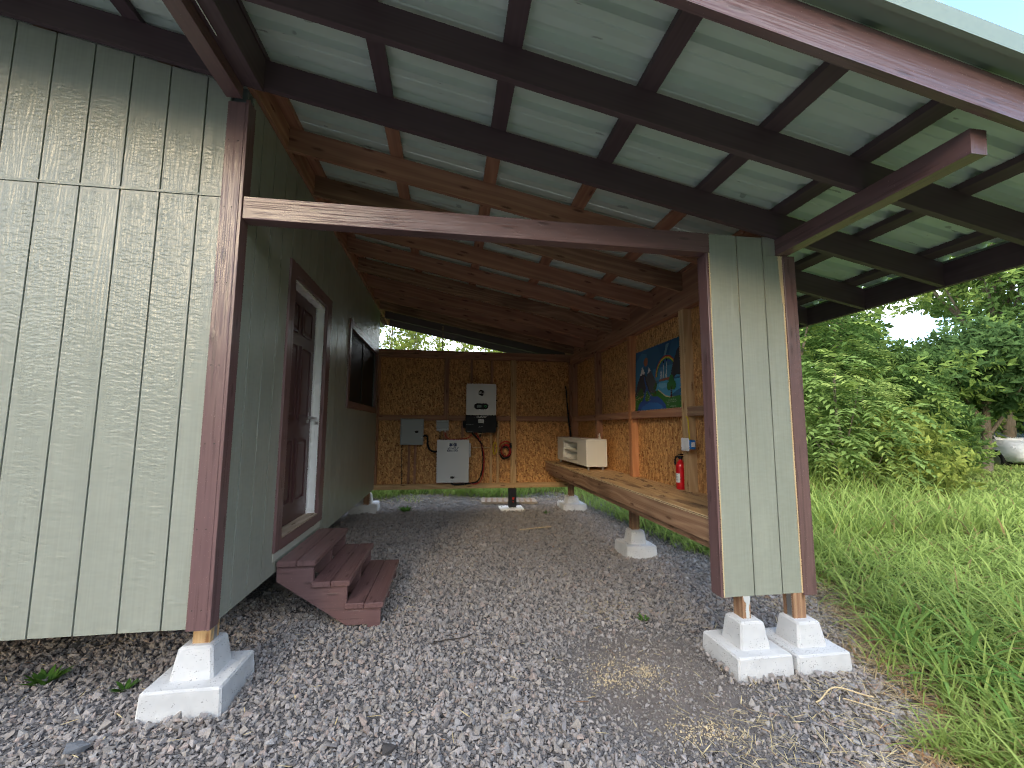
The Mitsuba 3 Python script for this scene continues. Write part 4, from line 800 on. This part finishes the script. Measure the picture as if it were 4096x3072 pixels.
DARK = ((.075, .14, .04), (.135, .22, .065), (.25, .35, .09)); MID = ((.13, .215, .06), (.20, .31, .085), (.32, .42, .11)); LIGHT = ((.19, .29, .085), (.28, .39, .115), (.37, .46, .13)); YEL = ((.17, .23, .05), (.26, .31, .07), (.33, .38, .09))
def tree(key, az, dist, h, r, base, nsp, kind, tone, label, seed, size=1.0, trunk_r=.11, lean=(0, 0), nb=9, flat=.8, group=None, young=.2, cat='tree', bare=None):
    q = np.random.default_rng(seed); a = math.radians(az); x0, y0 = CAM[0] + dist * math.sin(a), CAM[1] + dist * math.cos(a); z0 = float(zg(x0, y0))
    top = z0 + h; blobs = []
    for k in range(nb):
        t = (k + .5) / nb; zz = base + z0 + (h - base) * (.12 + .80 * t); rr = r * math.sin(math.pi * (.22 + .70 * t)) ; an = k * 2.4 + q.random()
        off = rr * q.uniform(.35, .75); br = r * q.uniform(.30, .50) * (1.1 - .35 * t)
        blobs.append((x0 + lean[0] * t + off * math.cos(an), y0 + lean[1] * t + off * math.sin(an), zz, br, br * flat))
    v, f, c = crown(blobs, nsp, q, kind, tone, size, young); k = numbered(key); labels[k] = {'label': label, 'category': cat}
    if group: labels[k]['group'] = group
    scene[k + '__crown'] = mikit.ply((v, f), 'leaf', False, color=c)
    tp = np.array([(x0, y0, z0 - .2), (x0 + lean[0] * .25 + .05, y0 + lean[1] * .25, z0 + .3 * h), (x0 + lean[0] * .6 - .04, y0 + lean[1] * .6, z0 + .6 * h), (x0 + lean[0], y0 + lean[1], z0 + .9 * h)])
    scene[k + '__trunk'] = mikit.ply(tube(spline(tp, 14), np.linspace(trunk_r, trunk_r * .3, 14), 10), 'bark', True)
    S = spline(tp, 30)
    for (bx, by, bz, br, bh) in blobs[::2] if bare is None else blobs:
        p = S[int(np.clip((bz - z0) / h * 20 - 3, 4, 26))]; e = np.array([bx, by, bz])
        add(k + '__limb', tube(spline([p, (p + e) / 2 + [0, 0, -.1], e], 8), np.linspace(trunk_r * .45, trunk_r * .12, 8), 7), 'bark', True)
    return k
tree('shrub', 46.6, 10.6, 2.8, 1.35, .15, 520, 'pinnate', LIGHT, 'bright feathery leaved shrub just right of the green wall end', 1, .82, .05, nb=13, young=.5, cat='shrub')
tree('jungle_tree', 42.6, 13.0, 6.2, 1.9, .3, 760, 'pinnate', MID, 'feathery leaved tree close behind the bright shrub, under the roof corner', 2, 1.15, .10, nb=12, young=.5)
tree('jungle_tree', 47.0, 16.5, 7.8, 2.0, 1.0, 1350, 'simple', DARK, 'dark rounded tree between the feathery tree and the gap of sky', 3, 1.2, .16, nb=11)
tree('jungle_tree', 48.8, 13.8, 3.4, 1.6, .2, 520, 'pinnate', MID, 'low drooping feathery tree right of the bright shrub', 4, 1.0, .08, nb=9, young=.3)
tree('jungle_tree', 51.5, 16.5, 3.7, 2.0, .2, 1300, 'simple', DARK, 'low dark leafy tree directly under the gap of sky', 5, 1.1, .1, nb=9)
tree('jungle_tree', 56.8, 19.8, 4.5, 2.1, 2.15, 1700, 'simple', ((.085, .155, .055), (.13, .215, .07), (.22, .32, .08)), 'broad leaved tree with a bare leaning trunk beside the white car', 6, 1.35, .14, (.35, -.2), nb=12)
tree('jungle_tree', 58.3, 25.0, 11.5, 3.9, 6.3, 1150, 'simple', MID, 'tall airy tree with open branches high above the gap of sky', 7, 1.7, .22, (.6, 0), nb=13, flat=.55, bare=1)
tree('jungle_tree', 63.5, 24.0, 8.0, 3.0, 2.6, 1000, 'simple', DARK, 'tall tree at the right edge of the picture above the car', 8, 1.5, .2, nb=10)
tree('jungle_tree', 41.0, 20.0, 9.0, 3.2, .5, 900, 'simple', MID, 'tree mostly hidden behind the green wall end', 9, 1.4, .2, nb=10)
tree('jungle_tree', 48.6, 24.0, 5.6, 2.6, .5, 1100, 'simple', DARK, 'far dark tree filling the hedge left of the gap of sky', 10, 1.4, .2, nb=10)
tree('shrub', 50.9, 12.3, 1.75, 1.15, .05, 620, 'simple', YEL, 'yellow green bush at the foot of the dark low tree', 11, .95, .05, nb=9, young=.6, cat='shrub')
tree('shrub', 52.9, 17.3, 2.0, 1.3, .05, 620, 'simple', MID, 'leafy bush left of the leaning bare trunk', 12, 1.1, .05, nb=9, young=.4, cat='shrub')
tree('shrub', 47.5, 12.2, 1.6, 1.2, .05, 420, 'simple', MID, 'small leafy bush behind the tall grass clump', 13, .9, .05, nb=8, young=.3, cat='shrub')
tree('shrub', 60.5, 27.5, 3.6, 2.6, .1, 900, 'simple', DARK, 'dark hedge bush behind the white car', 14, 1.4, .06, nb=9, cat='shrub')
tree('shrub', 55.5, 26.0, 3.2, 2.4, .1, 900, 'simple', DARK, 'dark hedge bush behind the leaning bare trunk', 15, 1.4, .06, nb=9, cat='shrub')
for i, (az, d, h, r, nsp) in enumerate([(-7.5, 19, 8.0, 1.5, 420), (-4.5, 17, 6.4, 1.3, 330), (-1.2, 21, 7.4, 1.2, 260), (1.8, 22, 8.5, 1.0, 150), (5.0, 18, 5.4, 1.2, 260), (7.5, 16, 4.9, 1.3, 380), (10.5, 17, 5.2, 1.5, 420)]):
    tree('slender_tree', az, d, h, r, 1.8, nsp, 'simple', YEL, ['first', 'second', 'third', 'fourth', 'fifth', 'sixth', 'seventh'][i] + ' slender pale tree from the left in the gap over the back wall', 40 + i, 1.1, .06, nb=10, group='slender trees behind the back wall', bare=1)
for i, (az, d, h) in enumerate([(-9.0, 12.5, 1.3), (-4.5, 12.8, 1.2), (0.0, 12.3, 1.2), (4.5, 12.8, 1.3), (9.0, 12.4, 1.4), (14.0, 12.5, 1.6), (19.0, 12.8, 1.9), (24.5, 12.5, 2.3)]):
    tree('undergrowth_bush', az, d, h, 1.1, .02, 330, 'simple', MID, ['first', 'second', 'third', 'fourth', 'fifth', 'sixth', 'seventh', 'eighth'][i] + ' bush from the left in the undergrowth behind the back wall', 80 + i, .9, .03, nb=7, group='bushes behind the back wall', cat='shrub')
tree('jungle_tree', 51.8, 24.5, 4.4, 2.5, .3, 1200, 'simple', DARK, 'far low dark tree below the left part of the sky gap', 16, 1.2, .12, nb=12)
tree('jungle_tree', 55.2, 28.5, 5.0, 2.8, .3, 1300, 'simple', DARK, 'far dark tree filling the hedge behind the leaning trunk', 17, 1.3, .12, nb=12)
tree('jungle_tree', 60.5, 29.5, 6.4, 2.8, .5, 1400, 'simple', MID, 'far tree behind the white car at the right edge', 18, 1.4, .15, nb=12)
tree('jungle_tree', 47.8, 19.5, 4.9, 2.2, .3, 1100, 'simple', MID, 'small leaved tree half hidden behind the bright shrub', 19, .95, .1, nb=12)
# far wood closing the view
q = np.random.default_rng(5); B = []
for az in np.r_[np.arange(28, 76, 3.0)]:
    a = math.radians(az); d = 38 + q.uniform(-3, 5); hh = q.uniform(3.0, 4.4); B.append((CAM[0] + d * math.sin(a), CAM[1] + d * math.cos(a), hh * .42 - .43, 2.4, hh * .6))
for az in np.r_[np.arange(88, 345, 4.0)]:
    a = math.radians(az); d = 24 + q.uniform(-3, 4); hh = q.uniform(6.2, 8.2); B.append((CAM[0] + d * math.sin(a), CAM[1] + d * math.cos(a), hh * .42 - .43, 2.3, hh * .6))
v, f, c = crown(B, 9500, q, 'simple', DARK, 3.4, .15, .7); add('far_wood', (v, f), 'leaf', False, color=c); tag('far_wood', 'distant dark wood closing the far side of the yard all round', 'wood', kind='stuff')

# ------------------------------------------------------------------ parked car at the right edge
tag('parked_car', 'white car parked in the grass at the right edge, half hidden by leaves', 'car')
car_pos, car_ang = np.array([23.35, 11.2, -.46]), math.radians(-122)       # its nose points towards the yard
def car(m):
    v = np.asarray(m.vertices, float) * 1.18; c, s = math.cos(car_ang), math.sin(car_ang)
    return trimesh.Trimesh(np.stack([car_pos[0] + c * v[:, 0] - s * v[:, 1], car_pos[1] + s * v[:, 0] + c * v[:, 1], car_pos[2] + v[:, 2]], -1), m.faces, process=False)
def loft(sections):                                                        # (x, half width, z low, z high, corner)
    R, n = [], 20
    for (x, hw, z0, z1, rr) in sections:
        p = np.array(rrect(-hw, hw, z0, z1, rr).exterior.coords)[:-1]; d = np.linspace(0, 1, n, endpoint=False); L = LineString(np.vstack([p, p[:1]]))
        R.append([(x,) + L.interpolate(t, normalized=True).coords[0] for t in d])
    V = np.array(R).reshape(-1, 3); F = []
    for a in range(len(sections) - 1):
        for b in range(n): F.append([a * n + b, a * n + (b + 1) % n, (a + 1) * n + (b + 1) % n, (a + 1) * n + b])
    V = np.vstack([V, V[:n].mean(0), V[-n:].mean(0)]); F = np.array(F); F = np.vstack([F[:, [0, 1, 2]], F[:, [0, 2, 3]]]); e = len(V); N0 = (len(sections) - 1) * n
    F = np.vstack([F, [[(b + 1) % n, b, e - 2] for b in range(n)], [[N0 + b, N0 + (b + 1) % n, e - 1] for b in range(n)]])
    return trimesh.Trimesh(V, F, process=False)
add('parked_car__body', car(loft([(-2.15, .70, .42, .90, .12), (-2.05, .84, .30, 1.02, .14), (-1.2, .88, .26, 1.05, .12), (.6, .89, .26, 1.02, .12), (1.0, .89, .26, .99, .13), (1.75, .87, .28, .93, .14), (2.05, .80, .32, .86, .15), (2.17, .66, .40, .74, .12)])), 'car_paint', 40)
add('parked_car__cabin', car(loft([(-1.95, .70, .98, 1.15, .06), (-1.55, .66, .98, 1.52, .12), (-.2, .68, .98, 1.58, .13), (.25, .67, .98, 1.52, .12), (1.0, .72, .93, 1.02, .03)])), 'car_paint', 40)
ws = hull([(.33, y, 1.47) for y in (-.56, .56)] + [(.94, y, 1.05) for y in (-.64, .64)] + [(.345, y, 1.485) for y in (-.56, .56)] + [(.955, y, 1.065) for y in (-.64, .64)])
add('parked_car__windshield', car(ws), 'car_glass')
for s in (-1, 1):
    add('parked_car__side_window', car(hull([(x, s * yy, z) for (x, z, yy) in ((.15, 1.44, .672), (.72, 1.08, .72), (-1.5, 1.08, .708), (-1.35, 1.44, .672)) for yy in (yy, yy + .012)])), 'car_glass')
    h_ = hull([(x, s * y, z) for (x, y, z) in ((1.98, .80, .80), (2.10, .56, .80), (2.16, .56, .70), (2.06, .80, .70), (2.12, .55, .76))]); add('parked_car__headlight', car(h_), 'white_plastic')
    for x in (-1.32, 1.36):
        w = trimesh.creation.cylinder(.33, .21, sections=24); w.apply_transform(trimesh.transformations.rotation_matrix(math.pi / 2, (1, 0, 0))); w.apply_translation((x, s * .79, .33)); k = add('parked_car__wheel', car(w), 'tyre')
        r_ = trimesh.creation.cylinder(.20, .216, sections=20); r_.apply_transform(trimesh.transformations.rotation_matrix(math.pi / 2, (1, 0, 0))); r_.apply_translation((x, s * .79, .33)); add(k + '__rim', car(r_), 'steel')
    add('parked_car__mirror', car(box(.55, .68, s * .90 - .09, s * .90 + .09, 1.02, 1.14, .02)), 'car_paint')
add('parked_car__grille', car(hull([(x, y, z) for x in (2.10, 2.185) for y in (-.52, .52) for z in (.50, .66)])), 'black_plastic')
add('parked_car__lower_intake', car(hull([(x, y, z) for x in (2.0, 2.12) for y in (-.6, .6) for z in (.345, .42)])), 'black_plastic')
